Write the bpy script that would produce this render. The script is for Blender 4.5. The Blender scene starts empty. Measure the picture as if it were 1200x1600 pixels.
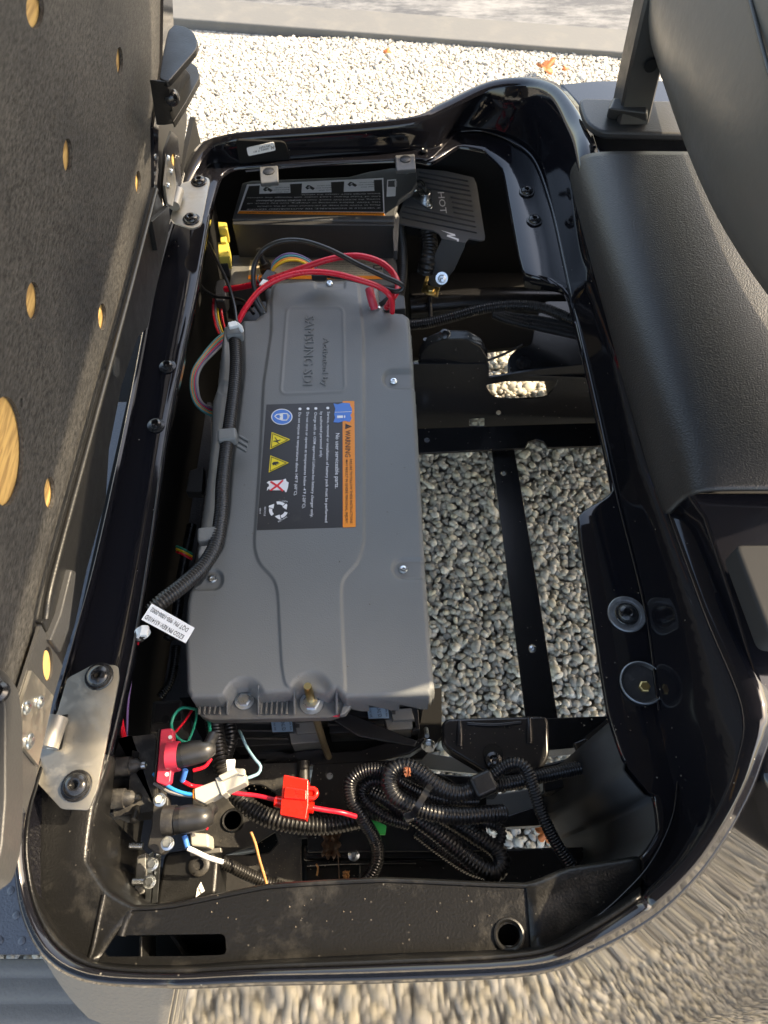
import bpy, bmesh, math, random, mathutils
import numpy as np
from mathutils import Vector, Matrix, noise
random.seed(7); rng = np.random.default_rng(7)
V = Vector
scn = bpy.context.scene
C = scn.collection

# ---------------------------------------------------------------- camera
CAM_Z = 1.47; FPX = 1150.0
cam_d = bpy.data.cameras.new('camera'); cam = bpy.data.objects.new('camera', cam_d); C.objects.link(cam)
cam.location = (0, 0, CAM_Z); cam.rotation_euler = (math.radians(30), 0, 0)
cam_d.sensor_fit = 'VERTICAL'; cam_d.sensor_height = 24; cam_d.sensor_width = 18
cam_d.lens = FPX/1600*24; cam_d.clip_start = .01; cam_d.clip_end = 200
cam_d.dof.use_dof = True; cam_d.dof.focus_distance = .95; cam_d.dof.aperture_fstop = 7.0
scn.camera = cam
# ---------------------------------------------------------------- world and sun
SUN_D = V((-.71, -.21, -.64)).normalized()          # direction the light travels
w = bpy.data.worlds.new('World'); scn.world = w; w.use_nodes = True
nt = w.node_tree; bg = nt.nodes['Background']
sky = nt.nodes.new('ShaderNodeTexSky'); sky.sky_type = 'NISHITA'; sky.sun_disc = False
elev = math.asin(-SUN_D.z)
sky.sun_elevation = elev
sky.sun_rotation = math.atan2(-SUN_D.x, -SUN_D.y)
sky.air_density = 1.0; sky.dust_density = 2.5; sky.ozone_density = 1.0
nt.links.new(sky.outputs[0], bg.inputs[0]); bg.inputs[1].default_value = .15
sl = bpy.data.lights.new('sun', 'SUN'); sl.energy = 2.15; sl.angle = math.radians(.5); sl.color = (1, .90, .74)
so = bpy.data.objects.new('sun', sl); C.objects.link(so)
so.rotation_euler = SUN_D.to_track_quat('-Z', 'Y').to_euler(); so.location = (3, 1, 4)
scn.view_settings.view_transform = 'Standard'; scn.view_settings.look = 'None'
scn.view_settings.use_white_balance = True; scn.view_settings.white_balance_temperature = 7900; scn.view_settings.white_balance_tint = 10
scn.view_settings.exposure = 2.4; scn.view_settings.gamma = 1
scn.render.engine = 'CYCLES'

# ---------------------------------------------------------------- geometry helpers
def ray(px, py):
    X = (px-600)/FPX; a = (800-py)/FPX
    return V((X, .5+a*.8660254, -.8660254+a*.5))
def at(px, py, z):
    r = ray(px, py); return V((0, 0, CAM_Z)) + r*((CAM_Z-z)/-r.z)
def aty(px, py, y):
    r = ray(px, py); return V((0, 0, CAM_Z)) + r*(y/r.y)
def mpp(py, z):                                     # metres per pixel there
    return (CAM_Z-z)/-ray(600, py).z/FPX

def link(o, parent):
    C.objects.link(o)
    if parent is not None:
        o.parent = parent
        if parent.type == 'EMPTY': o.location = o.location - parent.location
        elif parent.get('_own'): o.location = o.location - V(parent['_own'])
    return o
def tag(o, label=None, cat=None, group=None, kind=None):
    if label: o['label'] = label
    if cat: o['category'] = cat
    if group: o['group'] = group
    if kind: o['kind'] = kind
    return o
def thing(name, loc, label, cat, group=None, kind=None):
    o = bpy.data.objects.new(name, None); o.empty_display_size = .02
    C.objects.link(o); o.location = loc
    return tag(o, label, cat, group, kind)
def mk(name, verts, faces, mat, parent=None, smooth=True, bevel=0, sharp=40, segs=2, loc=None):
    me = bpy.data.meshes.new(name); me.from_pydata([tuple(v) for v in verts], [], faces); me.update()
    if mat: me.materials.append(mat)
    if smooth:
        me.polygons.foreach_set('use_smooth', [True]*len(me.polygons))
        me.set_sharp_from_angle(angle=math.radians(sharp))
    o = bpy.data.objects.new(name, me)
    if loc is not None: o.location = loc
    link(o, parent)
    if bevel:
        b = o.modifiers.new('bevel', 'BEVEL'); b.width = bevel; b.segments = segs; b.limit_method = 'ANGLE'
        b.angle_limit = math.radians(35); b.harden_normals = True
    return o
def fixn(o):
    bm = bmesh.new(); bm.from_mesh(o.data); bmesh.ops.recalc_face_normals(bm, faces=bm.faces); bm.to_mesh(o.data); bm.free()
    return o
def prism(name, top, down, mat, parent=None, bevel=.001, segs=2):
    """polygon of world points, extruded by vector (or by distance down)"""
    top = [V(p) for p in top]
    if not isinstance(down, Vector): down = V((0, 0, -down))
    n = len(top); vs = top + [p+down for p in top]
    fs = [list(range(n)), list(range(2*n-1, n-1, -1))] + [[i, n+i, n+(i+1) % n, (i+1) % n] for i in range(n)]
    return fixn(mk(name, vs, fs, mat, parent, bevel=bevel, segs=segs))
def pprism(name, px, z, down, mat, parent=None, bevel=.001, segs=2):
    return prism(name, [at(p[0], p[1], p[2] if len(p) > 2 else z) for p in px], down, mat, parent, bevel, segs)
def box(name, c, s, mat, parent=None, bevel=.001, rot=None, segs=2):
    h = V(s)/2; R = rot or Matrix.Identity(3); c = V(c)
    vs = [c + R @ V((x*h.x, y*h.y, z*h.z)) for x in (-1, 1) for y in (-1, 1) for z in (-1, 1)]
    fs = [(0, 1, 3, 2), (4, 6, 7, 5), (0, 4, 5, 1), (2, 3, 7, 6), (0, 2, 6, 4), (1, 5, 7, 3)]
    return mk(name, vs, fs, mat, parent, bevel=bevel, segs=segs)
def catmull(pts, step):
    pts = [V(p) for p in pts]
    if len(pts) < 3: pts = [pts[0], (pts[0]+pts[-1])/2, pts[-1]]
    P = [pts[0]*2-pts[1]] + pts + [pts[-1]*2-pts[-2]]
    fine = []
    for i in range(1, len(P)-2):
        p0, p1, p2, p3 = P[i-1:i+3]
        for k in range(14):
            t = k/14
            fine.append(.5*((2*p1)+(p2-p0)*t+(2*p0-5*p1+4*p2-p3)*t*t+(3*p1-p0-3*p2+p3)*t**3))
    fine.append(P[-2])
    L = [0]
    for a, b in zip(fine, fine[1:]): L.append(L[-1]+(b-a).length)
    n = max(2, int(L[-1]/step)); out = []; j = 0
    for k in range(n+1):
        s = L[-1]*k/n
        while j < len(L)-2 and L[j+1] < s: j += 1
        f = (s-L[j])/max(1e-9, L[j+1]-L[j]); out.append(fine[j].lerp(fine[j+1], f))
    return out
def tube_geo(path, rad, sides=10, cap=True):
    vs = []; fs = []; n = len(path); T0 = None; N = None
    for i, p in enumerate(path):
        T = (path[min(i+1, n-1)]-path[max(i-1, 0)]).normalized()
        if N is None:
            N = T.orthogonal().normalized()
        else:
            N = (N - T*N.dot(T)).normalized()
        B = T.cross(N); r = rad(i) if callable(rad) else rad
        for k in range(sides):
            a = 2*math.pi*k/sides; vs.append(p + N*(math.cos(a)*r) + B*(math.sin(a)*r))
    for i in range(n-1):
        for k in range(sides):
            k2 = (k+1) % sides; fs.append((i*sides+k, i*sides+k2, (i+1)*sides+k2, (i+1)*sides+k))
    if cap: fs.append(tuple(range(sides-1, -1, -1))); fs.append(tuple((n-1)*sides+k for k in range(sides)))
    return vs, fs
def pw(pts, z=None): return [at(p[0], p[1], p[2] if len(p) > 2 else z) for p in pts]
def tube(name, pts, wpx, mat, parent=None, step=.004, sides=10, world=False, r=None):
    P = pts if world else pw(pts)
    if r is None:
        m = pts[len(pts)//2]; r = wpx/2*mpp(m[1], m[2])
    vs, fs = tube_geo(catmull(P, step), r, sides)
    return mk(name, vs, fs, mat, parent, sharp=60)
def conduit(name, pts, wpx, mat, parent=None, pitch=None, sides=14, depth=.24):
    P = pw(pts); m = pts[len(pts)//2]; r = wpx/2*mpp(m[1], m[2])
    pitch = pitch or max(.0034, r*.42)
    prof = [1-depth, 1-depth, .985, 1.0, .985]
    path = catmull(P, pitch/5)
    vs, fs = tube_geo(path, lambda i: r*prof[i % 5], sides)
    return mk(name, vs, fs, mat, parent, sharp=75)
def lathe(name, prof, loc, axis, mat, parent=None, n=20, bevel=0, sharp=35, cap=True):
    """profile of (radius, height) along axis"""
    q = V(axis).normalized().to_track_quat('Z', 'Y'); loc = V(loc); vs = []; fs = []
    for r, h in prof:
        for k in range(n):
            a = 2*math.pi*k/n; vs.append(q @ V((r*math.cos(a), r*math.sin(a), h)))
    for i in range(len(prof)-1):
        for k in range(n):
            k2 = (k+1) % n; fs.append((i*n+k, i*n+k2, (i+1)*n+k2, (i+1)*n+k))
    if cap: fs.append(tuple(range(n-1, -1, -1))); fs.append(tuple((len(prof)-1)*n+k for k in range(n)))
    return mk(name, vs, fs, mat, parent, loc=loc, sharp=sharp)
def again(src, loc, parent, rot=None):
    o = src.copy(); C.objects.link(o); o.parent = parent
    o.location = V(loc) - (parent.location if parent.type == 'EMPTY' else V((0, 0, 0)))
    if rot: o.rotation_euler = rot
    return o
def rounded(pts, r, n=4):
    """rounded 2D polygon"""
    out = []; m = len(pts)
    for i in range(m):
        a, b, c = V(pts[i-1][:2]), V(pts[i][:2]), V(pts[(i+1) % m][:2])
        d1 = min(r, (a-b).length*.45); d2 = min(r, (c-b).length*.45)
        p = b+(a-b).normalized()*d1; q = b+(c-b).normalized()*d2
        for k in range(n+1):
            t = k/n; out.append(tuple(p*(1-t)**2 + b*2*t*(1-t) + q*t*t))
    return out
def flat(name, outer, holes, th, mat, parent=None, M=None, bevel=0):
    """2D outline with holes -> solid plate (curve fill), then matrix M"""
    polys = [outer]+list(holes); pts = []; eds = []
    for poly in polys:
        q = []
        for p in poly:
            p = V((p[0], p[1]))
            if not q or (p-q[-1]).length > 1e-5: q.append(p)
        if (q[0]-q[-1]).length < 1e-5: q.pop()
        b0 = len(pts); pts += q; eds += [(b0+k, b0+(k+1) % len(q)) for k in range(len(q))]
    vo, _, fo, _, _, _ = mathutils.geometry.delaunay_2d_cdt(pts, eds, [], 0, 1e-7)
    def inside(c, poly):
        r = False; n = len(poly)
        for k in range(n):
            ax, ay = poly[k][0], poly[k][1]; bx_, by_ = poly[(k+1) % n][0], poly[(k+1) % n][1]
            if (ay > c.y) != (by_ > c.y) and c.x < (bx_-ax)*(c.y-ay)/(by_-ay)+ax: r = not r
        return r
    tris = []
    for f in fo:
        c = (vo[f[0]]+vo[f[1]]+vo[f[2]])/3
        if inside(c, outer) and not any(inside(c, h) for h in holes): tris.append(tuple(f))
    used = sorted({i for f in tris for i in f}); rm = {v: i for i, v in enumerate(used)}; n = len(used)
    vs = [V((vo[i].x, vo[i].y, th/2)) for i in used]+[V((vo[i].x, vo[i].y, -th/2)) for i in used]
    fs = []; cnt = {}
    for f in tris:
        f = tuple(rm[i] for i in f); fs.append(f); fs.append(tuple(i+n for i in reversed(f)))
        for a, b in ((f[0], f[1]), (f[1], f[2]), (f[2], f[0])):
            cnt[(a, b)] = 1
    fs += [(b, a, a+n, b+n) for (a, b) in cnt if (b, a) not in cnt]
    if M is not None: vs = [M @ v for v in vs]
    return mk(name, vs, fs, mat, parent, bevel=bevel)
def pflat(name, outer, holes, z, th, mat, parent=None, bevel=0):
    """pixel outlines on the level z; top of plate is at z"""
    f = lambda poly: [tuple(at(p[0], p[1], z))[:2] for p in poly]
    return flat(name, f(outer), [f(h) for h in holes], th, mat, parent, Matrix.Translation((0, 0, z-th/2)), bevel)
def yflat(name, outer, holes, y, th, mat, parent=None, bevel=0):
    f = lambda poly: [(lambda q: (q.x, q.z))(aty(p[0], p[1], y)) for p in poly]
    M = Matrix.Translation((0, y+th/2, 0)) @ Matrix.Rotation(math.pi/2, 4, 'X')
    return flat(name, f(outer), [f(h) for h in holes], th, mat, parent, M, bevel)
def ell(cx, cy, rx, ry, n=24, rot=0):
    c, s = math.cos(rot), math.sin(rot)
    return [(cx+rx*math.cos(a)*c-ry*math.sin(a)*s, cy+rx*math.cos(a)*s+ry*math.sin(a)*c) for a in [2*math.pi*k/n for k in range(n)]]
fontc = {}
def text_mesh(s, ext=0):
    cu = bpy.data.curves.new('t', 'FONT'); cu.body = s; cu.offset = 0 if ext else .003; cu.size = 1; cu.resolution_u = 2; cu.extrude = ext
    t = bpy.data.objects.new('t', cu); C.objects.link(t); bpy.context.view_layer.update()
    me = bpy.data.meshes.new_from_object(t.evaluated_get(bpy.context.evaluated_depsgraph_get()))
    bpy.data.objects.remove(t); bpy.data.curves.remove(cu)
    vs = [v.co.copy() for v in me.vertices]; fs = [tuple(p.vertices) for p in me.polygons]; bpy.data.meshes.remove(me)
    return vs, fs
def text(name, lines, mat, parent, normal=None, ext=0):
    """lines: (string, world start, world end, cap height in metres); all go into one print"""
    VS = []; FS = []
    for s, A, B, h in lines:
        vs, fs = text_mesh(s, 1 if ext else 0)
        if not vs: continue
        x0 = min(v.x for v in vs); x1 = max(v.x for v in vs); A = V(A); B = V(B)
        d = (B-A); L = d.length; d.normalize(); nrm = V(normal) if normal else V((0, 0, 1)); up = nrm.cross(d).normalized()
        o = len(VS); k = L/(x1-x0)
        VS += [A + d*((v.x-x0)*k) + up*(v.y/.70*h) + nrm*(ext*v.z) for v in vs]; FS += [tuple(i+o for i in f) for f in fs]
    o = mk(name, VS, FS, mat, parent, smooth=False); o['kind'] = 'stuff'; return o
def ptext(name, lines, z, mat, parent, ext=0):
    return text(name, [(s, at(x0, y0, z), at(x1, y1, z), h*mpp((y0+y1)/2, z)) for s, x0, y0, x1, y1, h in lines], mat, parent, ext=ext)
def join_boxes(name, items, mat, parent, bevel=0):
    vs = []; fs = []
    for c, s, R in items:
        h = V(s)/2; o = len(vs); c = V(c); R = R or Matrix.Identity(3)
        vs += [c + R @ V((x*h.x, y*h.y, z*h.z)) for x in (-1, 1) for y in (-1, 1) for z in (-1, 1)]
        fs += [tuple(i+o for i in f) for f in [(0, 1, 3, 2), (4, 6, 7, 5), (0, 4, 5, 1), (2, 3, 7, 6), (0, 2, 6, 4), (1, 5, 7, 3)]]
    return mk(name, vs, fs, mat, parent, bevel=bevel)

# ---------------------------------------------------------------- materials
def lin(c): return tuple(((x/12.92) if x <= .04045 else ((x+.055)/1.055)**2.4) for x in c)
def mat(name, col, rough=.5, metal=0, bump=0, bscale=300, rvar=0, dust=0, dscale=60, cvar=0, coat=0, spec=.5, dustcol=(.30, .27, .22), big=0, speck=0):
    m = bpy.data.materials.new(name); m.use_nodes = True; t = m.node_tree; N = t.nodes; L = t.links
    b = N['Principled BSDF']; b.inputs['Base Color'].default_value = (*col, 1); b.inputs['Roughness'].default_value = rough
    b.inputs['Metallic'].default_value = metal; b.inputs['Specular IOR Level'].default_value = spec
    b.inputs['Coat Weight'].default_value = coat; b.inputs['Coat Roughness'].default_value = .05
    tc = N.new('ShaderNodeTexCoord'); co = tc.outputs['Object']
    def noise_(sc, det=4, rough_=.6):
        n = N.new('ShaderNodeTexNoise'); n.inputs['Scale'].default_value = sc; n.inputs['Detail'].default_value = det; n.inputs['Roughness'].default_value = rough_
        L.new(co, n.inputs['Vector']); return n.outputs['Fac']
    def ramp(src, lo, hi, a=0., c=1.):
        r = N.new('ShaderNodeMapRange'); r.inputs['From Min'].default_value = lo; r.inputs['From Max'].default_value = hi
        r.inputs['To Min'].default_value = a; r.inputs['To Max'].default_value = c; L.new(src, r.inputs['Value']); return r.outputs[0]
    colout = None
    if cvar:
        mx = N.new('ShaderNodeMix'); mx.data_type = 'RGBA'; mx.inputs['A'].default_value = (*[x*(1-cvar) for x in col], 1); mx.inputs['B'].default_value = (*[min(1, x*(1+cvar)) for x in col], 1)
        L.new(ramp(noise_(dscale*.5), .3, .7), mx.inputs['Factor']); colout = mx.outputs['Result']
    dfac = None
    if dust:
        a = ramp(noise_(dscale, 6, .7), .62-.25*dust, .80, 0, dust)
        dfac = a
    if speck:
        v = N.new('ShaderNodeTexVoronoi'); v.inputs['Scale'].default_value = 170; L.new(co, v.inputs['Vector'])
        s1 = ramp(v.outputs['Distance'], .10, .16, 1, 0)
        g = N.new('ShaderNodeSeparateColor'); L.new(v.outputs['Color'], g.inputs[0])
        s2 = ramp(g.outputs[0], 1-.16*speck, 1-.10*speck, 0, .75)
        mu = N.new('ShaderNodeMath'); mu.operation = 'MULTIPLY'; L.new(s1, mu.inputs[0]); L.new(s2, mu.inputs[1])
        if dfac is None: dfac = mu.outputs[0]
        else:
            mm = N.new('ShaderNodeMath'); mm.operation = 'MAXIMUM'; L.new(mu.outputs[0], mm.inputs[0]); L.new(dfac, mm.inputs[1]); dfac = mm.outputs[0]
    if dfac is not None:
        mx = N.new('ShaderNodeMix'); mx.data_type = 'RGBA'; mx.inputs['B'].default_value = (*dustcol, 1)
        if colout is not None: L.new(colout, mx.inputs['A'])
        else: mx.inputs['A'].default_value = (*col, 1)
        L.new(dfac, mx.inputs['Factor']); colout = mx.outputs['Result']
        rr = N.new('ShaderNodeMath'); rr.operation = 'MULTIPLY_ADD'; L.new(dfac, rr.inputs[0]); rr.inputs[1].default_value = .6; rr.inputs[2].default_value = rough; rr.use_clamp = True
        L.new(rr.outputs[0], b.inputs['Roughness'])
    if rvar and dfac is None:
        L.new(ramp(noise_(dscale*.7, 5, .65), .3, .75, max(.02, rough-rvar), rough+rvar), b.inputs['Roughness'])
    if colout is not None: L.new(colout, b.inputs['Base Color'])
    if bump:
        bn = N.new('ShaderNodeBump'); bn.inputs['Strength'].default_value = bump; bn.inputs['Distance'].default_value = .001
        L.new(noise_(bscale, 3, .5), bn.inputs['Height']); L.new(bn.outputs[0], b.inputs['Normal'])
    return m
M = {}
M['gloss'] = mat('gloss_black_plastic', (.006, .006, .008), .07, bump=.04, bscale=45, speck=.22, spec=.5)
M['dusty'] = mat('dusty_black_plastic', (.008, .008, .008), .30, spec=.3, bump=.35, bscale=420, dust=.34, dscale=17, speck=.9, dustcol=(.10, .092, .078))
M['black'] = mat('black_plastic', (.009, .009, .009), .42, bump=.25, bscale=500, rvar=.08)
M['blackdust'] = mat('black_plastic_dusty', (.024, .023, .022), .48, bump=.3, bscale=350, dust=.5, dscale=30, speck=1.2, dustcol=(.14, .125, .10))
M['dark'] = mat('black_painted_steel', (.013, .013, .014), .26, bump=.1, bscale=120, speck=.5, rvar=.08)
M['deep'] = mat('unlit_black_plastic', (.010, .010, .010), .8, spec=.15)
M['conduit'] = mat('conduit_black', (.013, .013, .014), .3, rvar=.06, dscale=40)
M['conduitdusty'] = mat('conduit_dusty', (.018, .017, .016), .36, rvar=.08, dscale=40, dust=.25, dustcol=(.14, .12, .10))
M['batt'] = mat('battery_grey_plastic', (.150, .157, .154), .48, bump=.25, bscale=600, dust=.34, dscale=14, speck=.7, dustcol=(.16, .165, .165), cvar=.05)
M['battdust'] = mat('battery_grey_dusty', (.11, .112, .108), .5, bump=.3, bscale=300, dust=.55, dscale=45, speck=1.3, dustcol=(.22, .20, .165))
M['panel'] = mat('textured_black_panel', (.013, .013, .013), .42, bump=.8, bscale=520, dust=.04, dscale=60)
M['base'] = mat('grey_moulded_rubber', (.036, .036, .036), .42, bump=.3, bscale=400, dust=.1, dscale=10)
M['seat'] = mat('leather_taupe', (.105, .095, .082), .36, bump=.25, bscale=120, rvar=.06)
M['steel'] = mat('brushed_steel', (.50, .475, .42), .42, metal=1, dust=.55, dscale=30, bump=.15, bscale=60, dustcol=(.36, .30, .20))
M['zinc'] = mat('zinc', (.62, .66, .68), .32, metal=1, rvar=.1, bump=.2, bscale=300)
M['dull'] = mat('dull_steel', (.22, .21, .19), .5, metal=.7, dust=.3, dscale=60)
M['block'] = mat('dusty_block_plastic', (.022, .021, .020), .5, bump=.4, bscale=300, dust=.6, dscale=50, speck=2.0, dustcol=(.16, .145, .12))
M['guard'] = mat('guard_steel', (.075, .077, .08), .36, bump=.1, dust=.25, dscale=50, speck=.6, dustcol=(.12, .12, .12))
M['cover'] = mat('cover_plastic', (.062, .064, .066), .42, bump=.3, bscale=400, dust=.4, dscale=25, dustcol=(.15, .15, .145), speck=.6)
M['pocket'] = mat('matt_grey_cover', (.03, .03, .03), .85, spec=.1)
M['bodygloss'] = mat('glossy_body_side', (.006, .006, .007), .055, bump=.03, bscale=30)
M['washer'] = mat('worn_washer', (.20, .21, .22), .42, metal=.8, dust=.5, dscale=160, bump=.4, bscale=400, dustcol=(.42, .45, .47))
M['plug'] = mat('black_plug', (.020, .020, .021), .4, dust=.45, dscale=90, bump=.3, dustcol=(.09, .085, .075))
M['brass'] = mat('yellow_zinc', (.62, .47, .20), .34, metal=1, dust=.3, dscale=200, dustcol=(.25, .17, .07))
M['rusty'] = mat('rusty_rod', (.16, .13, .08), .45, metal=.6, dust=.6, dscale=120, dustcol=(.28, .18, .08), bump=.4)
M['bolt'] = mat('black_bolt', (.012, .012, .013), .2, rvar=.1, dust=.2, dscale=150, dustcol=(.2, .2, .2))
M['boltw'] = mat('worn_bolt', (.16, .17, .18), .38, metal=.35, dust=.5, dscale=160, dustcol=(.55, .6, .64))
M['alu'] = mat('cast_grey', (.20, .20, .19), .4, metal=.3, rvar=.1)
M['white'] = mat('white_label', (.78, .78, .78), .4)
M['nylon'] = mat('white_nylon', (.68, .69, .68), .35)
M['ink'] = mat('ink', (.02, .02, .02), .5)
M['lblblack'] = mat('label_black', (.026, .025, .025), .34, dust=.05, dscale=30)
M['orange'] = mat('label_orange', (.85, .26, .02), .4)
M['tan'] = mat('label_tan', (.42, .36, .26), .5, dust=.4, dscale=60, dustcol=(.25, .22, .18))
M['blue'] = mat('label_blue', (.05, .20, .60), .4)
M['yellow'] = mat('label_yellow', (.85, .66, .02), .4)
M['redp'] = mat('label_red', (.75, .03, .04), .4)
M['bluegrey'] = mat('label_blue_grey', (.18, .27, .36), .4)
M['redwire'] = mat('red_wire', (.62, .012, .03), .3, rvar=.08)
M['red'] = mat('red_plastic', (.72, .018, .012), .28, rvar=.08, bump=.1)
M['pink'] = mat('red_terminal_cover', (.50, .03, .06), .42, bump=.15, dust=.2, dscale=80, dustcol=(.5, .12, .13))
M['boot'] = mat('rubber_boot', (.022, .022, .022), .36, dust=.3, dscale=60, dustcol=(.13, .12, .11))
M['bluewire'] = mat('blue_wire', (.02, .28, .62), .35)
M['lbwire'] = mat('light_blue_wire', (.22, .38, .44), .4)
M['greywire'] = mat('grey_wire', (.32, .31, .30), .4)
M['greenwire'] = mat('green_wire', (.01, .30, .20), .35)
M['grit'] = mat('sand_grit', (.15, .13, .10), .8)
M['rust'] = mat('rust_leaf', (.22, .07, .03), .7, cvar=.4, dscale=300)
M['green'] = mat('green_plastic', (.02, .55, .10), .35)
M['whitewire'] = mat('white_wire', (.75, .75, .74), .35)
M['yelwire'] = mat('yellow_wire', (.75, .48, .02), .35)
M['orwire'] = mat('orange_wire', (.70, .22, .03), .35)
M['purwire'] = mat('purple_wire', (.13, .08, .20), .35)
M['tealwire'] = mat('teal_wire', (.05, .25, .26), .35)
M['blkwire'] = mat('black_wire', (.012, .012, .012), .32)
M['beige'] = mat('beige_plastic', (.42, .40, .34), .45, dust=.2, dscale=60, dustcol=(.25, .22, .18))
M['yelplast'] = mat('yellow_connector', (.62, .50, .10), .4, rvar=.05)
M['ebrown'] = mat('dry_leaf_brown', (.10, .05, .025), .7, cvar=.4, dscale=300)
M['leaf'] = mat('dry_leaf_orange', (.32, .085, .012), .6, cvar=.3, dscale=300)
M['twig'] = mat('dry_twig', (.42, .20, .07), .6, cvar=.3, dscale=200)
M['tread'] = mat('grooved_rocker_plastic', (.085, .082, .076), .6, bump=1.0, bscale=230, dust=.15, dscale=14, dustcol=(.24, .23, .20))
M['tyre'] = mat('tyre', (.02, .02, .02), .7, dust=.3, dscale=30)
M['roof'] = mat('canopy_underside', (.03, .03, .03), .5, bump=.2)
M['rock'] = mat('black_rubbery', (.012, .012, .012), .6)

def felt():
    m = bpy.data.materials.new('board_felt'); m.use_nodes = True; t = m.node_tree; N = t.nodes; L = t.links; b = N['Principled BSDF']
    tc = N.new('ShaderNodeTexCoord'); mp = N.new('ShaderNodeMapping'); L.new(tc.outputs['Object'], mp.inputs[0])
    mp.inputs['Rotation'].default_value = (.9, 0, 0); mp.inputs['Scale'].default_value = (1, .35, 1)
    n1 = N.new('ShaderNodeTexNoise'); n1.inputs['Scale'].default_value = 420; n1.inputs['Detail'].default_value = 5; n1.inputs['Roughness'].default_value = .7; L.new(mp.outputs[0], n1.inputs[0])
    n2 = N.new('ShaderNodeTexNoise'); n2.inputs['Scale'].default_value = 9; n2.inputs['Detail'].default_value = 5; L.new(tc.outputs['Object'], n2.inputs[0])
    cr = N.new('ShaderNodeValToRGB'); cr.color_ramp.elements[0].position = .36; cr.color_ramp.elements[0].color = (.006, .006, .006, 1)
    cr.color_ramp.elements[1].position = .70; cr.color_ramp.elements[1].color = (.082, .081, .079, 1); L.new(n1.outputs[0], cr.inputs[0])
    mx = N.new('ShaderNodeMix'); mx.data_type = 'RGBA'; mx.blend_type = 'MULTIPLY'; mx.inputs['Factor'].default_value = .7
    cr2 = N.new('ShaderNodeValToRGB'); cr2.color_ramp.elements[0].position = .3; cr2.color_ramp.elements[0].color = (.5, .5, .52, 1); cr2.color_ramp.elements[1].position = .7; cr2.color_ramp.elements[1].color = (1.35, 1.28, 1.18, 1)
    L.new(n2.outputs[0], cr2.inputs[0]); L.new(cr.outputs[0], mx.inputs['A']); L.new(cr2.outputs[0], mx.inputs['B']); L.new(mx.outputs['Result'], b.inputs['Base Color'])
    b.inputs['Roughness'].default_value = .62
    bn = N.new('ShaderNodeBump'); bn.inputs['Strength'].default_value = .5; bn.inputs['Distance'].default_value = .0008; L.new(n1.outputs[0], bn.inputs['Height']); L.new(bn.outputs[0], b.inputs['Normal'])
    return m
M['felt'] = felt()
def wood():
    m = bpy.data.materials.new('plywood_grain'); m.use_nodes = True; t = m.node_tree; N = t.nodes; L = t.links; b = N['Principled BSDF']
    tc = N.new('ShaderNodeTexCoord'); mp = N.new('ShaderNodeMapping'); L.new(tc.outputs['Object'], mp.inputs[0]); mp.inputs['Rotation'].default_value = (.5, 0, 0); mp.inputs['Scale'].default_value = (1, .12, 1)
    n1 = N.new('ShaderNodeTexNoise'); n1.inputs['Scale'].default_value = 220; n1.inputs['Detail'].default_value = 6; n1.inputs['Distortion'].default_value = .8; L.new(mp.outputs[0], n1.inputs[0])
    cr = N.new('ShaderNodeValToRGB'); cr.color_ramp.elements[0].position = .30; cr.color_ramp.elements[0].color = (.25, .14, .05, 1)
    cr.color_ramp.elements[1].position = .58; cr.color_ramp.elements[1].color = (.56, .36, .13, 1); L.new(n1.outputs[0], cr.inputs[0]); L.new(cr.outputs[0], b.inputs['Base Color'])
    b.inputs['Roughness'].default_value = .6; return m
M['wood'] = wood()
def stonemat():
    m = bpy.data.materials.new('pebbles'); m.use_nodes = True; t = m.node_tree; N = t.nodes; L = t.links; b = N['Principled BSDF']
    g = N.new('ShaderNodeNewGeometry'); cr = N.new('ShaderNodeValToRGB'); e = cr.color_ramp.elements
    e[0].position = 0; e[0].color = (.27, .255, .23, 1); e[1].position = 1; e[1].color = (.68, .63, .53, 1)
    for p, c in ((.25, (.37, .355, .32)), (.5, (.47, .44, .37)), (.75, (.52, .47, .36)), (.9, (.58, .55, .49))):
        k = e.new(p); k.color = (*c, 1)
    L.new(g.outputs['Random Per Island'], cr.inputs[0])
    tc = N.new('ShaderNodeTexCoord'); n = N.new('ShaderNodeTexNoise'); n.inputs['Scale'].default_value = 180; n.inputs['Detail'].default_value = 5; L.new(tc.outputs['Object'], n.inputs[0])
    mr = N.new('ShaderNodeMapRange'); mr.inputs['From Min'].default_value = .3; mr.inputs['From Max'].default_value = .7; mr.inputs['To Min'].default_value = .75; mr.inputs['To Max'].default_value = 1.15; L.new(n.outputs[0], mr.inputs[0])
    mx = N.new('ShaderNodeMix'); mx.data_type = 'RGBA'; mx.blend_type = 'MULTIPLY'; mx.inputs['Factor'].default_value = 1; L.new(cr.outputs[0], mx.inputs['A']); L.new(mr.outputs[0], mx.inputs['B'])
    L.new(mx.outputs['Result'], b.inputs['Base Color']); b.inputs['Roughness'].default_value = .7
    return m
M['stone'] = stonemat()
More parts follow.
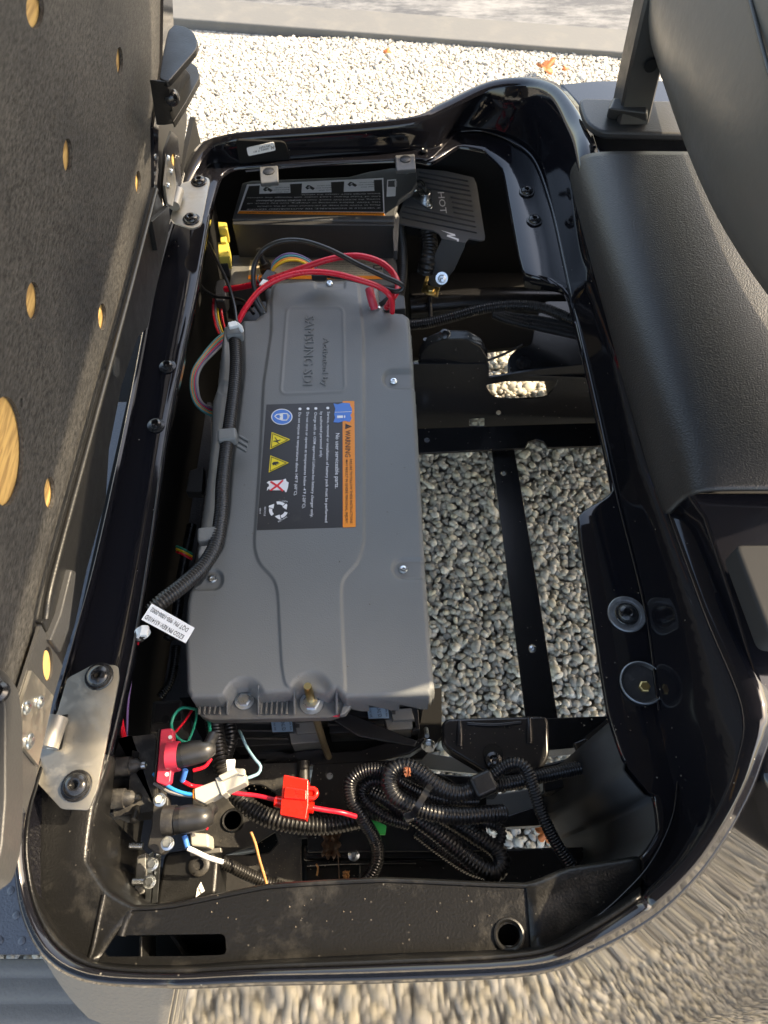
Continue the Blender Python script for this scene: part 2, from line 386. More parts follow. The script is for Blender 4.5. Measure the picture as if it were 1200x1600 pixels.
def groundmat():
    m = bpy.data.materials.new('gravel_bed'); m.use_nodes = True; t = m.node_tree; N = t.nodes; L = t.links; b = N['Principled BSDF']
    tc = N.new('ShaderNodeTexCoord'); v = N.new('ShaderNodeTexVoronoi'); v.inputs['Scale'].default_value = 62; L.new(tc.outputs['Object'], v.inputs[0])
    s = N.new('ShaderNodeSeparateColor'); L.new(v.outputs['Color'], s.inputs[0])
    cr = N.new('ShaderNodeValToRGB'); cr.color_ramp.elements[0].color = (.30, .28, .25, 1); cr.color_ramp.elements[1].color = (.60, .57, .50, 1); L.new(s.outputs[0], cr.inputs[0])
    r2 = N.new('ShaderNodeMapRange'); r2.inputs['From Min'].default_value = .3; r2.inputs['From Max'].default_value = .75; r2.inputs['To Min'].default_value = 1; r2.inputs['To Max'].default_value = .35; L.new(v.outputs['Distance'], r2.inputs[0])
    mx = N.new('ShaderNodeMix'); mx.data_type = 'RGBA'; mx.blend_type = 'MULTIPLY'; mx.inputs['Factor'].default_value = 1; L.new(cr.outputs[0], mx.inputs['A']); L.new(r2.outputs[0], mx.inputs['B']); L.new(mx.outputs['Result'], b.inputs['Base Color'])
    bn = N.new('ShaderNodeBump'); bn.invert = True; bn.inputs['Strength'].default_value = .8; bn.inputs['Distance'].default_value = .008; L.new(v.outputs['Distance'], bn.inputs['Height']); L.new(bn.outputs[0], b.inputs['Normal'])
    b.inputs['Roughness'].default_value = .85; return m
M['ground'] = groundmat()
def roadmat():
    m = bpy.data.materials.new('worn_concrete'); m.use_nodes = True; t = m.node_tree; N = t.nodes; L = t.links; b = N['Principled BSDF']
    tc = N.new('ShaderNodeTexCoord'); mp = N.new('ShaderNodeMapping'); L.new(tc.outputs['Object'], mp.inputs[0]); mp.inputs['Scale'].default_value = (.35, 1, 1)
    n1 = N.new('ShaderNodeTexNoise'); n1.inputs['Scale'].default_value = 4.5; n1.inputs['Detail'].default_value = 9; n1.inputs['Roughness'].default_value = .68; L.new(mp.outputs[0], n1.inputs[0])
    n2 = N.new('ShaderNodeTexNoise'); n2.inputs['Scale'].default_value = 38; n2.inputs['Detail'].default_value = 6; n2.inputs['Roughness'].default_value = .75; L.new(mp.outputs[0], n2.inputs[0])
    ad = N.new('ShaderNodeMath'); ad.operation = 'MULTIPLY_ADD'; ad.inputs[1].default_value = .6; L.new(n1.outputs[0], ad.inputs[0])
    m2 = N.new('ShaderNodeMath'); m2.operation = 'MULTIPLY'; m2.inputs[1].default_value = .4; L.new(n2.outputs[0], m2.inputs[0]); L.new(m2.outputs[0], ad.inputs[2])
    cr = N.new('ShaderNodeValToRGB'); e = cr.color_ramp.elements; e[0].position = .46; e[0].color = (.05, .05, .05, 1); e[1].position = .60; e[1].color = (.17, .168, .16, 1)
    L.new(ad.outputs[0], cr.inputs[0]); L.new(cr.outputs[0], b.inputs['Base Color']); b.inputs['Roughness'].default_value = .6
    bn = N.new('ShaderNodeBump'); bn.inputs['Strength'].default_value = .6; bn.inputs['Distance'].default_value = .004; L.new(n2.outputs[0], bn.inputs['Height']); L.new(bn.outputs[0], b.inputs['Normal'])
    return m
M['road'] = roadmat()
M['kerb'] = mat('kerb_concrete', (.10, .10, .095), .75, dust=.5, dscale=14, dustcol=(.18, .175, .16), bump=.5, bscale=90)
def matmat():
    return mat('floor_mat_blue_grey', (.060, .066, .078), .42, bump=1.0, bscale=300, speck=.3)
M['mat'] = matmat()

# ================================================================= GROUND
g = mk('gravel_ground', [(-30, -30, -.012), (30, -30, -.012), (30, 3.2, -.012), (-30, 3.2, -.012)], [(0, 1, 2, 3)], M['ground'], smooth=False); tag(g, kind='structure')
kA, kB = at(262, 38, 0), at(990, 94, 0)              # near edge of the road strip
dk = (kB-kA).normalized(); nk = V((-dk.y, dk.x, 0))
def kp(s, t, z): p = kA + dk*s + nk*t; return V((p.x, p.y, z))
fix = kp(0, 0, 0)
road = mk('road', [kp(-30, .16, .016), kp(30, .16, .016), kp(30, 40, .016), kp(-30, 40, .016)], [(0, 1, 2, 3)], M['road'], smooth=False); tag(road, kind='structure')
e1 = mk('ground_beyond', [(-60, -60, -.05), (60, -60, -.05), (60, 60, -.05), (-60, 60, -.05)], [(0, 1, 2, 3)], M['ground'], smooth=False); tag(e1, kind='structure')
kb = thing('concrete_kerb', kp(1, 0, 0), 'flat pale concrete kerb between the gravel and the grey road', 'kerb', kind='structure')
for i, s in enumerate((-3.2, -.66, 1.72, 4.2)):
    s2 = (-.67, 1.71, 4.19, 7)[i]
    prism('kerb_slab', [kp(s, .0, .024), kp(s2, .0, .024), kp(s2, .155, .024), kp(s, .155, .024)], .05, M['kerb'], kb, bevel=.006)
def ico(sub):
    bm = bmesh.new(); bmesh.ops.create_icosphere(bm, subdivisions=sub, radius=1)
    vs = np.array([v.co[:] for v in bm.verts]); fs = np.array([[v.index for v in f.verts] for f in bm.faces]); bm.free(); return vs, fs
def pebbles(name, boxes, size, sub, label, seed):
    r = np.random.default_rng(seed); bv, bf = ico(sub); var = []
    for k in range(8):
        d = np.ones(len(bv))
        for j in range(5):
            a = r.normal(size=3); a /= np.linalg.norm(a); d += .16*np.maximum(0, bv @ a)*r.uniform(-1, 1)
            c = .62+.25*r.random(); q = (bv*d[:, None]) @ a; d *= np.where(q > c, c/np.maximum(q, 1e-6), 1)**.8
        var.append(bv*d[:, None])
    P = []
    for (x0, x1, y0, y1) in boxes:
        sp = size*.78
        gx, gy = np.meshgrid(np.arange(x0, x1, sp), np.arange(y0, y1, sp*.87))
        gx = gx + (np.arange(gx.shape[0]) % 2)[:, None]*sp/2
        p = np.stack([gx.ravel(), gy.ravel()], 1) + r.uniform(-.4, .4, (gx.size, 2))*sp
        P.append(p)
    P = np.concatenate(P); n = len(P)
    V_ = []; F_ = []
    s = size*.5*np.exp(r.normal(0, .22, n))
    for i in range(n):
        v = var[r.integers(8)] * (s[i]*np.array([r.uniform(1.0, 1.45), r.uniform(.75, 1.05), r.uniform(.5, .8)]))
        tl = r.normal(0, .35, 2); v = v @ np.array([[1, 0, tl[0]], [0, 1, tl[1]], [-tl[0], -tl[1], 1]])
        a = r.uniform(0, 6.283); c, q = math.cos(a), math.sin(a)
        v = v @ np.array([[c, -q, 0], [q, c, 0], [0, 0, 1]])
        V_.append(v + [P[i, 0], P[i, 1], r.uniform(-.35, .45)*size*(.5 if sub == 2 else .32)]); F_.append(bf + i*len(bv))
    V_ = np.concatenate(V_); F_ = np.concatenate(F_)
    me = bpy.data.meshes.new(name); me.vertices.add(len(V_)); me.vertices.foreach_set('co', V_.ravel().astype(np.float32))
    me.loops.add(F_.size); me.loops.foreach_set('vertex_index', F_.ravel().astype(np.int32))
    me.polygons.add(len(F_)); me.polygons.foreach_set('loop_start', np.arange(0, F_.size, 3, dtype=np.int32))
    me.update(calc_edges=True); me.polygons.foreach_set('use_smooth', np.ones(len(F_), bool)); me.materials.append(M['stone'])
    o = bpy.data.objects.new(name, me); C.objects.link(o); tag(o, label, 'gravel', kind='stuff'); return o
pebbles('gravel', [(-.01, .56, .03, 1.40)], .0155, 2, 'loose grey pebbles seen through the openings of the cart frame', 3)
ymax = 3.0
pebbles('gravel', [(-1.25, 1.6, 1.40, 2.86)], .0130, 1, 'pale sunlit gravel between the cart and the kerb', 5)
pebbles('gravel', [(-.9, 1.5, -1.1, .0)], .020, 1, 'pale sunlit gravel in front of the cart side', 6)

def leaf(name, c, size, m, label, rot=0, curl=.3, lobes=5):
    bm_v = [V((0, 0, 0))]; n = 40
    for k in range(n):
        a = 2*math.pi*k/n; rr = size*(.55+.45*abs(math.cos(lobes*a/2))**.7)
        x, y = rr*math.cos(a), rr*math.sin(a); bm_v.append(V((x, y, curl*size*math.sin(a*2+1)*.6+curl*size*(x*x)/(size*size))))
    Rm = Matrix.Rotation(rot, 3, 'Z'); vs = [V(c) + Rm @ v for v in bm_v]
    o = mk(name, vs, [(0, k+1, (k+1) % n+1) for k in range(n)], m, None, sharp=80)
    s = o.modifiers.new('thickness', 'SOLIDIFY'); s.thickness = .0006
    tag(o, label, 'leaf'); return o
leaf('dry_leaf', at(852, 105, .03), .034, M['leaf'], 'large orange maple leaf on the gravel left of the black strut', .4, .5)
leaf('dry_leaf', at(605, 82, .03), .017, M['leaf'], 'small reddish leaf on the gravel next to the kerb', 1.4)
leaf('dry_leaf', at(884, 108, .02), .014, M['leaf'], 'tiny orange leaf scrap on the gravel beside the large orange leaf', 2)
leaf('dry_leaf', at(852, 1301, .02), .020, M['leaf'], 'brick red leaf on the pebbles below the coiled conduits', .2)

# ================================================================= CART BODY
body = thing('golf_cart_body', at(600, 800, 0) + V((0, 0, .2)), 'glossy black golf cart body tub around the open seat compartment', 'golf cart body')
Z0 = .69
# stations: E (inner edge px), B (wall foot px), R (rim px,z) or ('w',dx,dy,z), O likewise, skirt depth, outer drop
W_ = 'w'
ST = [
 ((345,274),(326,258),(318,240,.72),(300,238,.71),.006),
 ((372,260),(372,254),(362,216,.735),(352,209,.73),.006),
 ((500,254),(500,244),(500,204,.735),(500,196,.73),.006),
 ((640,249),(640,236),(640,190,.74),(640,182,.735),.006),
 ((674,254),(684,228),(696,170,.745),(690,159,.74),.006),
 ((716,228),(714,204),(765,137,.765),(760,127,.76),.006),
 ((757,235),(790,212),(820,130,.78),(822,119,.775),.006),
 ((785,262),(838,248),(860,146,.80),(872,130,.80),.006),
 ((797,320),(862,322),(886,195,.81),(912,175,.815),.006),
 ((812,400),(884,422),(905,256,.82),(935,240,.825),.006),
 ((822,428),(889,448),(W_,.008,-.01,.785),(W_,.05,0,.785),.03),
 ((882,446),(894,478),(W_,.008,-.02,.785),(W_,.05,0,.785),.02),
 ((901,512),(906,520),(W_,.008,0,.785),(W_,.05,0,.785),.02),
 ((930,640),(934,640),(W_,.008,0,.785),(W_,.05,0,.785),.02),
 ((957,766),(962,766),(W_,.008,0,.785),(W_,.05,0,.785),.02),
 ((904,806),(973,806),(W_,.008,0,.79),(W_,.05,0,.79),.02),
 ((925,950),(1008,950),(1100,950,.808),(1150,950,.81),.02),
 ((950,1110),(1030,1110),(1160,1100,.82),(1206,1100,.825),.012),
 ((976,1188),(1048,1200),(1152,1190,.815),(1187,1196,.815),.012),
 ((1022,1245),(1062,1262),(1122,1262,.80),(1152,1274,.80),.012),
 ((1029,1300),(1052,1325),(1072,1340,.79),(1096,1358,.785),.012),
 ((998,1342),(1002,1388),(1006,1402,.775),(1024,1428,.77),.012),
 ((890,1360),(912,1448),(920,1458,.765),(930,1482,.76),.012),
 ((822,1385),(830,1487),(830,1494,.752),(835,1515,.745),.20),
 ((600,1376),(600,1498),(600,1507,.75),(600,1527,.742),.20),
 ((420,1386),(400,1508),(400,1514,.75),(400,1531,.742),.20),
 ((270,1416),(270,1516),(262,1521,.75),(260,1536,.742),.20),
 ((208,1420),(150,1508),(142,1512,.75),(134,1527,.742),.20),
 ((165,1396),(96,1462),(78,1472,.75),(66,1486,.742),.25),
 ((133,1345),(52,1385),(42,1392,.75),(30,1402,.742),.40),
 ((143,1262),(44,1270),(38,1275,.752),(28,1278,.745),.06),
 ((169,1180),(92,1110),(88,1110,.70),(84,1110,.69),.03),
 ((206,1020),(128,980),(125,980,.70),(121,980,.69),.03),
 ((233,860),(160,860),(157,860,.70),(153,860,.69),.03),
 ((264,650),(206,650),(203,650,.70),(199,650,.69),.03),
 ((307,450),(244,450),(241,450,.70),(238,450,.69),.03),
 ((327,330),(276,335),(273,335,.70),(270,335,.69),.03),
]
def st_pts(s):
    E = at(*s[0], Z0); B = at(*s[1], Z0)
    def q(r): return V((B.x+r[1], B.y+r[2], r[3])) if r[0] == W_ else at(r[0], r[1], r[2])
    return [E, B, q(s[2]), q(s[3])]
NS = len(ST); rows = []
for i in range(NS):
    E, B, R_, O_ = st_pts(ST[i]); rows.append([E, B, R_, O_])
SUB = 6
def cr_(a, b, c, d, t): return .5*((2*b)+(c-a)*t+(2*a-5*b+4*c-d)*t*t+(3*b-a-3*c+d)*t**3)
cen = V((.02, .55, 0))
DROP = {17: (1500, 1250, 0.6), 18: (1500, 1400, 0.5), 19: (1450, 1560, 0.45), 20: (1330, 1640, 0.42), 21: (1200, 1650, 0.42), 22: (1050, 1650, 0.42), 23: (880, 1650, 0.42), 24: (600, 1650, 0.42), 25: (400, 1650, 0.42), 26: (262, 1640, 0.46), 27: (170, 1575, 0.56), 28: (62, 1492, 0.69)}
def cyc(col, tens=.5):
    out = []
    for i in range(NS):
        a, b, c, d = [rows[(i+k) % NS][col] for k in (-1, 0, 1, 2)]
        for k in range(SUB):
            t = k/SUB
            # limit overshoot: blend spline and straight line
            out.append(cr_(a, b, c, d, t)*(tens) + b.lerp(c, t)*(1-tens))
    return out
Ec, Bc, Rc, Oc = cyc(0, .35), cyc(1, .8), cyc(2, .9), cyc(3, .9)
skd = [ST[i][4] for i in range(NS)]; NN = NS*SUB
def drop(st):
    i = int(st) % NS; f = st-int(st)
    a = st_pts(ST[i]); b = st_pts(ST[(i+1) % NS])
    def one(k, p):
        if k in DROP: return at(*DROP[k])
        if k <= 9 or k == 36: return p+V((-.02 if k in (0, 36) else .02, .11, -.115)) if p.y > .95 else p+V((.05, 0, -.10))
        return p+V((0, 0, -.12))+(p-cen).normalized()*.012
    return one(i, a[3]).lerp(one((i+1) % NS, b[3]), f)
def outv(i, col):
    p = col[(i+1) % NN]-col[i-1]; n = V((p.y, -p.x, 0)); n.normalize()
    if n.dot(col[i]-cen) < 0: n = -n
    return n
verts = []; faces = []; ring = 0; prof = []
for i in range(NN):
    a, b = skd[i//SUB], skd[(i//SUB+1) % NS]; sk = a+(b-a)*(i % SUB)/SUB
    E, B, R_, O_ = Ec[i], Bc[i], Rc[i], Oc[i]; n = outv(i, Ec); no = outv(i, Oc); st = i/SUB
    w_ = (B-E)
    outd = .055 if (21 <= st <= 29) else .012
    deep = .30 if (17 <= st <= 30) else .12
    lip = V((0, 0, .0035))
    pr = [E-V((0, 0, sk))+n*.004, E-V((0, 0, .006))-n*.001, E-V((0, 0, .0015)), E+n*.002, E.lerp(B, .35), E.lerp(B, .75), B-(B-E)*.03, B+(R_-B)*.05+V((0, 0, .0)), B.lerp(R_, .5), R_-V((0, 0, .006)), R_-V((0, 0, .0015))+(O_-R_)*.12, R_.lerp(O_, .5)+lip, O_+V((0, 0, -.001)), O_+no*.004-V((0, 0, .006)), O_+no*.006-V((0, 0, .03)), O_.lerp(drop(st), .45)+no*(.02*max(0, min(1, 28-st)) if st >= 17 else 0), drop(st)]
    prof.append(pr)
K = len(prof[0])
for pr in prof:
    a, m1, e = pr[-4], pr[-2], pr[-1]
    pr[-1:] = [m1.lerp(e, .5)+(m1-(pr[-3]+e)/2)*.35, e]
K = len(prof[0]); verts = [p for pr in prof for p in pr]
NEAR0, NEAR1 = 23*SUB, 27*SUB
def loft(name, i0, i1, j0, j1, m, skip=None):
    idx = {}; vs = []; fs = []
    def vi(i, j):
        key = (i % NN, j)
        if key not in idx: idx[key] = len(vs); vs.append(prof[i % NN][j])
        return idx[key]
    for i in range(i0, i1):
        for j in range(j0, j1):
            if skip and skip(i % NN, j): continue
            fs.append((vi(i, j), vi(i, j+1), vi(i+1, j+1), vi(i+1, j)))
    o = mk(name, vs, fs, m, body, sharp=50); fixn(o)
    s = o.modifiers.new('thickness', 'SOLIDIFY'); s.thickness = .0025; s.offset = -1
    return o
skipn = lambda i, j: NEAR0 <= i < NEAR1 and 3 <= j <= 5
D0, D1 = 21*SUB, 31*SUB           # dusty near stretch
loft('compartment_rim', D1, NN+D0, 0, 12, M['gloss'])
loft('dusty_compartment_rim', D0, D1, 0, 9, M['dusty'], skipn)['label'] = 'dusty satin black near edge of the rim'
loft('rim_lip', D0, D1, 9, 12, M['gloss'])
loft('outer_shell', 17*SUB, 26*SUB, 13, K-1, M['bodygloss'])
loft('rim_lip', 17*SUB, 26*SUB, 12, 13, M['gloss'])
loft('rocker_end', 26*SUB, 28*SUB, 13, K-1, M['tread'])
loft('outer_shell', 28*SUB, 31*SUB, 13, K-1, M['gloss'])
loft('rim_lip', 26*SUB, 31*SUB, 12, 13, M['gloss'])
loft('far_outer_shell', 31*SUB, NN+17*SUB, 12, K-1, M['gloss'])
# near flange with its slot and hole
nf = [prof[i][3] for i in range(NEAR0, NEAR1+1)] + [prof[i][6] for i in range(NEAR1, NEAR0-1, -1)]
slot = [tuple(at(x, y, Z0))[:2] for x, y in rounded([(158,1462),(352,1459),(354,1492),(300,1494),(164,1495)], 9)]
hole = [tuple(at(x, y, Z0))[:2] for x, y in ell(795, 1461, 17, 18)]
flat('near_flange', [(p.x, p.y) for p in nf], [slot, hole], .003, M['dusty'], body, Matrix.Translation((0, 0, Z0-.0015)))
lathe('hole_grommet', [(.0105, .001), (.0125, .003), (.0140, .0025), (.0145, 0), (.0105, -.02)][::-1], at(795, 1461, Z0), (0, 0, 1), M['black'], body, 24, cap=False)
pprism('hole_floor', [(760,1420),(818,1420),(818,1478),(760,1478)], .665, .002, M['deep'], body)
pprism('slot_floor', [(120,1440),(400,1440),(400,1520),(120,1520)], .60, .004, M['deep'], body)
prism('slot_rib', [at(218,1462,.66), at(222,1462,.66), at(222,1506,.66), at(218,1506,.66)], .05, M['black'], body)
prism('slot_rib', [at(265,1462,.63), at(272,1462,.63), at(292,1490,.63), at(285,1492,.63)], .03, M['black'], body)
# embossed creases on the near corner
tube('crease', [(163,1398,.692),(156,1430,.692),(146,1478,.692),(140,1496,.691)], 9, M['dusty'], body)
tube('crease', [(70,1436,.690),(90,1446,.690),(120,1448,.690),(146,1446,.690)], 8, M['dusty'], body)
tube('crease', [(205,1425,.688),(196,1440,.688),(189,1462,.688)], 16, M['dusty'], body)
tube('crease', [(823,1388,.6905),(836,1430,.6905),(842,1478,.6905)], 5, M['dusty'], body)
# raised bead round the corner groove
tube('corner_bead', [(1046,1150,.688),(1052,1215,.688),(1040,1275,.688),(1003,1345,.688),(950,1408,.688),(905,1446,.688)], 5, M['gloss'], body, sides=8)
tube('corner_bead', [(1060,1215,.697),(1050,1280,.699),(1016,1350,.70),(965,1406,.70),(910,1452,.70)], 4, M['gloss'], body, sides=8)
# right hand corner pillar inside the tub (rounded grey bucket wall)
tube('flange_bead', [(720,205,.693),(755,205,.693),(800,222,.693),(835,250,.693),(862,322,.693),(885,422,.693),(934,640,.693),(962,766,.693),(1008,950,.693),(1030,1110,.693)], 4.5, M['gloss'], body, sides=8)
tube('flange_bead', [(384,268,.692),(500,257,.692),(640,248,.692),(668,250,.692),(690,232,.692),(712,208,.692)], 3.5, M['gloss'], body, sides=8)
# sticker recess on the far wall
wa, wb_, wc_ = at(372,254,Z0), at(500,244,Z0), at(362,216,.735)
wn = (wb_-wa).cross(wc_-wa).normalized(); wn = wn if wn.y < 0 else -wn
def onwall(x, y, off):
    r = ray(x, y); o_ = V((0, 0, CAM_Z)); return o_+r*((wa+wn*off-o_).dot(wn)/r.dot(wn))
prism('sticker_pocket', [onwall(x, y, .003) for x, y in rounded([(368,219),(446,222),(454,250),(448,254),(374,258)], 7)], wn*-.006, M['deep'], body, .0012)
st_ = prism('sticker', [onwall(x, y, .0042) for x, y in rounded([(385,231),(428,222),(431,235),(388,244)], 3)], wn*-.001, M['white'], body, 0)
st_['label'] = 'small white barcode sticker'
text('sticker_print', [('SN 0297', onwall(422, 226.5, .005), onwall(404, 230, .005), .0035), ('0002 7 B1', onwall(419, 231, .005), onwall(396, 236.5, .005), .0028)], M['ink'], body, normal=wn)
join_boxes('sticker_barcode', [(onwall(424.5+i*1.6, 229+j*1.9-.3*i, .005), (.0011, .0006, .0011), None) for i in range(3) for j in range(3) if (i+j) % 2 == 0 or j == 1], M['ink'], body)
for (x, y, w2) in ((437, 216, 42), (508, 216, 42), (565, 214, 42)):   # moulded lighter panels under the rim
    pass
# bolts on the right flange
def torx_bolt(loc, r, m, parent, name='bolt', washer=None):
    o = lathe(name, [(r*1.0, 0), (r*1.0, r*.10), (r*.95, r*.16), (r*.80, r*.18), (r*.76, r*.36), (r*.62, r*.50), (r*.40, r*.58), (r*.30, r*.55), (r*.25, r*.25), (.0005, r*.22)], loc, (0, 0, 1), m, parent, 24)
    return o
b1 = torx_bolt(at(823, 300, .691), .0125, M['bolt'], body)
s_ = M['bolt']
b2 = again(b1, at(835, 345, .691), body)
wsh = lathe('washer', [(.0215, 0), (.0215, .0016), (.0205, .0024), (.0165, .0024), (.0158, .0018), (.010, .0018), (.0005, .0018)], at(979, 960, .6908), (0, 0, 1), M['washer'], body, 40)
wsh['label'] = 'scuffed bare grey washer'
torx_bolt(at(979, 960, .6925), .0135, M['bolt'], body)
b4 = lathe('plug', [(.0235, 0), (.0235, .0030), (.0225, .0042), (.0212, .0038), (.0195, .0012), (.010, .0008), (.0005, .0008)], at(1002, 1068, .6908), (0, 0, 1), M['plug'], body, 40)
b4['label'] = 'round dished black plug with a worn rim'
lathe('plug_rim', [(.0236, .0022), (.0240, .0030), (.0236, .0040), (.0226, .0046), (.0222, .0040)], at(1002, 1068, .6908), (0, 0, 1), M['washer'], body, 40, cap=False)
lathe('plug_nut', [(.0062, .0008), (.0062, .0040), (.0048, .0046), (.0005, .0046)], at(1006, 1074, .6908), (0, 0, 1), M['brass'], body, 6, sharp=20)
for (x, y) in ((262, 573), (244, 665)):
    lathe('bolt', [(.0115, 0), (.0115, .0012), (.0075, .0025), (.0068, .0062), (.0045, .0075), (.0042, .003), (.001, .002)], at(x, y, .691), (0, 0, 1), M['bolt'], body, 24)
lathe('bolt', [(.006, 0), (.006, .002), (.004, .004), (.003, .003), (.001, .002)], at(663, 236, .693), (0, 0, 1), M['bolt'], body)
# rear deck beyond the rim: black skin, pillar, panel
deck = [at(872,130,.80), at(935,124,.80), at(1060,124,.80), at(1420,124,.80), at(1420,330,.80), at(985,330,.815), at(935,240,.822), at(912,175,.812)]
prism('rear_deck', deck, .05, M['gloss'], body, .006, 3)
prism('rear_wall', [at(1072,768,.826), at(1420,768,.826), at(1420,1100,.826), at(1196,1110,.822), at(1148,950,.824), at(1100,808,.826)], .06, M['gloss'], body, .004, 3)
prism('rear_corner_skin', [at(1196,1108,.822), at(1420,1100,.832), at(1420,1330,.80), at(1260,1330,.79), at(1192,1212,.812)], .10, M['gloss'], body, .008, 3)
pp = prism('side_pocket_cover', [at(x, y, .87) for x, y in rounded([(1148,850),(1230,850),(1300,1010),(1205,1000)], 14)], .03, M['pocket'], body, .005, 3)
# inner dark walls and floor pans
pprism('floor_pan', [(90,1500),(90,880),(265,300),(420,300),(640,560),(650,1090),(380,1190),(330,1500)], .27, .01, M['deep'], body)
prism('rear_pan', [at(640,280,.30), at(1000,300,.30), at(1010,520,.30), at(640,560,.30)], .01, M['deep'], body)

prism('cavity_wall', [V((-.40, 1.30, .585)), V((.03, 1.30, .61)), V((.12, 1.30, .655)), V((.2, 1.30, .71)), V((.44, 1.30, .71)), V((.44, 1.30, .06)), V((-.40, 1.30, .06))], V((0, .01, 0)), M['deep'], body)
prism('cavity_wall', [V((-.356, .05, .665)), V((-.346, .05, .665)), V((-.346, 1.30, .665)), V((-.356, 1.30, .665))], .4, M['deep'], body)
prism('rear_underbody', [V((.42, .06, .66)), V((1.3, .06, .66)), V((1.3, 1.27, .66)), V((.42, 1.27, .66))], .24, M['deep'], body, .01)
0 and prism('front_underbody', [V((-1.3, .0, .25)), V((-.3, .0, .25)), V((-.3, 1.0, .25)), V((-1.3, 1.0, .25))], .06, M['deep'], body, .01)

# textured rear panel
rp = thing('rear_cover_panel', at(1100, 500, .80), 'grained black moulded cover panel over the rear well beside the rim', 'cover panel')
L0 = [(893,262,.800),(905,310,.800),(935,420,.800),(968,540,.800),(1005,670,.800),(1028,745,.800),(1045,800,.800)]
L1 = [(905,243,.822),(920,300,.822),(952,410,.822),(990,530,.822),(1028,650,.822),(1055,715,.822),(1069,775,.822)]
L2 = [(935,236,.840),(952,290,.842),(985,400,.844),(1025,520,.845),(1062,640,.845),(1085,710,.845),(1092,765,.842)]
L3 = [(1000,236,.845),(1030,290,.848),(1060,400,.848),(1100,520,.848),(1130,640,.848),(1150,710,.848),(1165,763,.845)]
L4 = [(1440,240,.85),(1440,290,.85),(1440,400,.85),(1440,520,.85),(1440,640,.85),(1440,710,.85),(1440,765,.85)]
gv = []; cols = [[at(*p) for p in L] for L in (L0, L1, L2, L3, L4)]
cols.insert(0, [p - V((.002, 0, .012)) for p in cols[0]])
fsn = [(c*7+k, c*7+k+1, (c+1)*7+k+1, (c+1)*7+k) for c in range(5) for k in range(6)]
o = fixn(mk('panel_skin', [p for c in cols for p in c], fsn, M['panel'], rp, sharp=180))
s = o.modifiers.new('sub', 'SUBSURF'); s.levels = 3; s.render_levels = 3
s = o.modifiers.new('thickness', 'SOLIDIFY'); s.thickness = .005; s.offset = -1
o = lathe('screw', [(.0055, 0), (.005, .0015), (.002, .002), (.001, .001)], at(1110, 276, .846), (0, 0, 1), M['bolt'], rp)

# strut and its base
stt = thing('roof_strut', at(985, 185, .83), 'black steel roof strut rising from a rubber base behind the seat', 'strut')
bp = prism('base_plate', [at(x, y, .835) for x, y in rounded([(903,152),(1000,156),(1200,160),(1200,212),(940,206),(915,190)], 14)], .012, M['base'], stt, .004, 3)
def frust(name, p0, p1, m, parent, bev=.003):
    n = len(p0); vs = p0+p1
    return fixn(mk(name, vs, [list(range(n)), list(range(n, 2*n))[::-1]]+[[i, (i+1) % n, n+(i+1) % n, n+i] for i in range(n)], m, parent, bevel=bev, segs=3))
frust('base_collar', [at(x, y, .835) for x, y in ((946,185),(1012,196),(1016,172),(956,160))], [at(x, y, .862) for x, y in ((950,170),(1012,177),(1012,158),(958,152))], M['base'], stt, .004)
c0 = at(985, 176, .84)
path = [c0, c0+V((.0, .02, .08)), c0+V((.004, .045, .16)), c0+V((.02, .075, .26)), c0+V((.06, .12, .42)), c0+V((.12, .17, .62))]
sec = []; 
for i, p in enumerate(catmull(path, .02)):
    sec.append([p+V((x*.0225, y*.028, 0)) for x, y in ((-1, -.8), (-.85, -1), (.85, -1), (1, -.8), (1, .8), (.85, 1), (-.85, 1), (-1, .8))])
nn = 8
o = mk('strut_bar', [p for s in sec for p in s], [(i*nn+k, i*nn+(k+1) % nn, (i+1)*nn+(k+1) % nn, (i+1)*nn+k) for i in range(len(sec)-1) for k in range(nn)]+[tuple(range(nn))[::-1], tuple((len(sec)-1)*nn+k for k in range(nn))], M['black'], stt, sharp=30)
hp = c0+V((.003, .012, .075)); lathe('bolt_hole', [(.0085, -.0300), (.0085, -.0292), (.006, -.0292), (.001, -.0290)], hp, (0, 1, 0), M['deep'], stt, 20)
q_ = aty(1001, 131, c0.y-.002)
lathe('bolt_hole', [(.0075, 0), (.0075, .004), (.001, .004)], q_, (0, -1, .2), M['deep'], stt, 20)

# seat back cushion (close to the lens)
sb = thing('seat_backrest', at(1200, 300, .95), 'blurred taupe leather seat back cushion at the upper right', 'seat back')
cols = []
ys = [.41, .44, .50, .58, .70, .84, .98, 1.12, 1.26]
for y in ys:
    e = max(0, (.80-y)/.22); e2 = max(0, (y-1.12)/.16)
    s0 = .028*e*e+.03*e2*e2
    row = []
    for (x, z) in ((.52, .90), (.43, .885), (.375, .90), (.345, .945), (.335, 1.00), (.345, 1.08), (.365, 1.18), (.385, 1.30), (.40, 1.42), (.415, 1.50), (.45, 1.54), (.52, 1.54)):
        row.append(V((x+s0*1.2, y, z)))
    cols.append(row)
m_ = len(cols[0]); vs = [p for c in cols for p in c]
fs = [(i*m_+k, i*m_+k+1, (i+1)*m_+k+1, (i+1)*m_+k) for i in range(len(cols)-1) for k in range(m_-1)] + [tuple(range(m_))[::-1], tuple((len(cols)-1)*m_+k for k in range(m_))]
fs += [(i*m_, (i+1)*m_, (i+1)*m_+m_-1, i*m_+m_-1) for i in range(len(cols)-1)]
cu = fixn(mk('cushion', vs, fs, M['seat'], sb, sharp=180)); s = cu.modifiers.new('sub', 'SUBSURF'); s.levels = 3; s.render_levels = 3
tube('seam', [V((.352, y, 1.09+.02*math.sin(y*9))) for y in (.26, .4, .55, .7, .85, 1.0, 1.15)], 0, M['base'], sb, world=True, r=.0022)

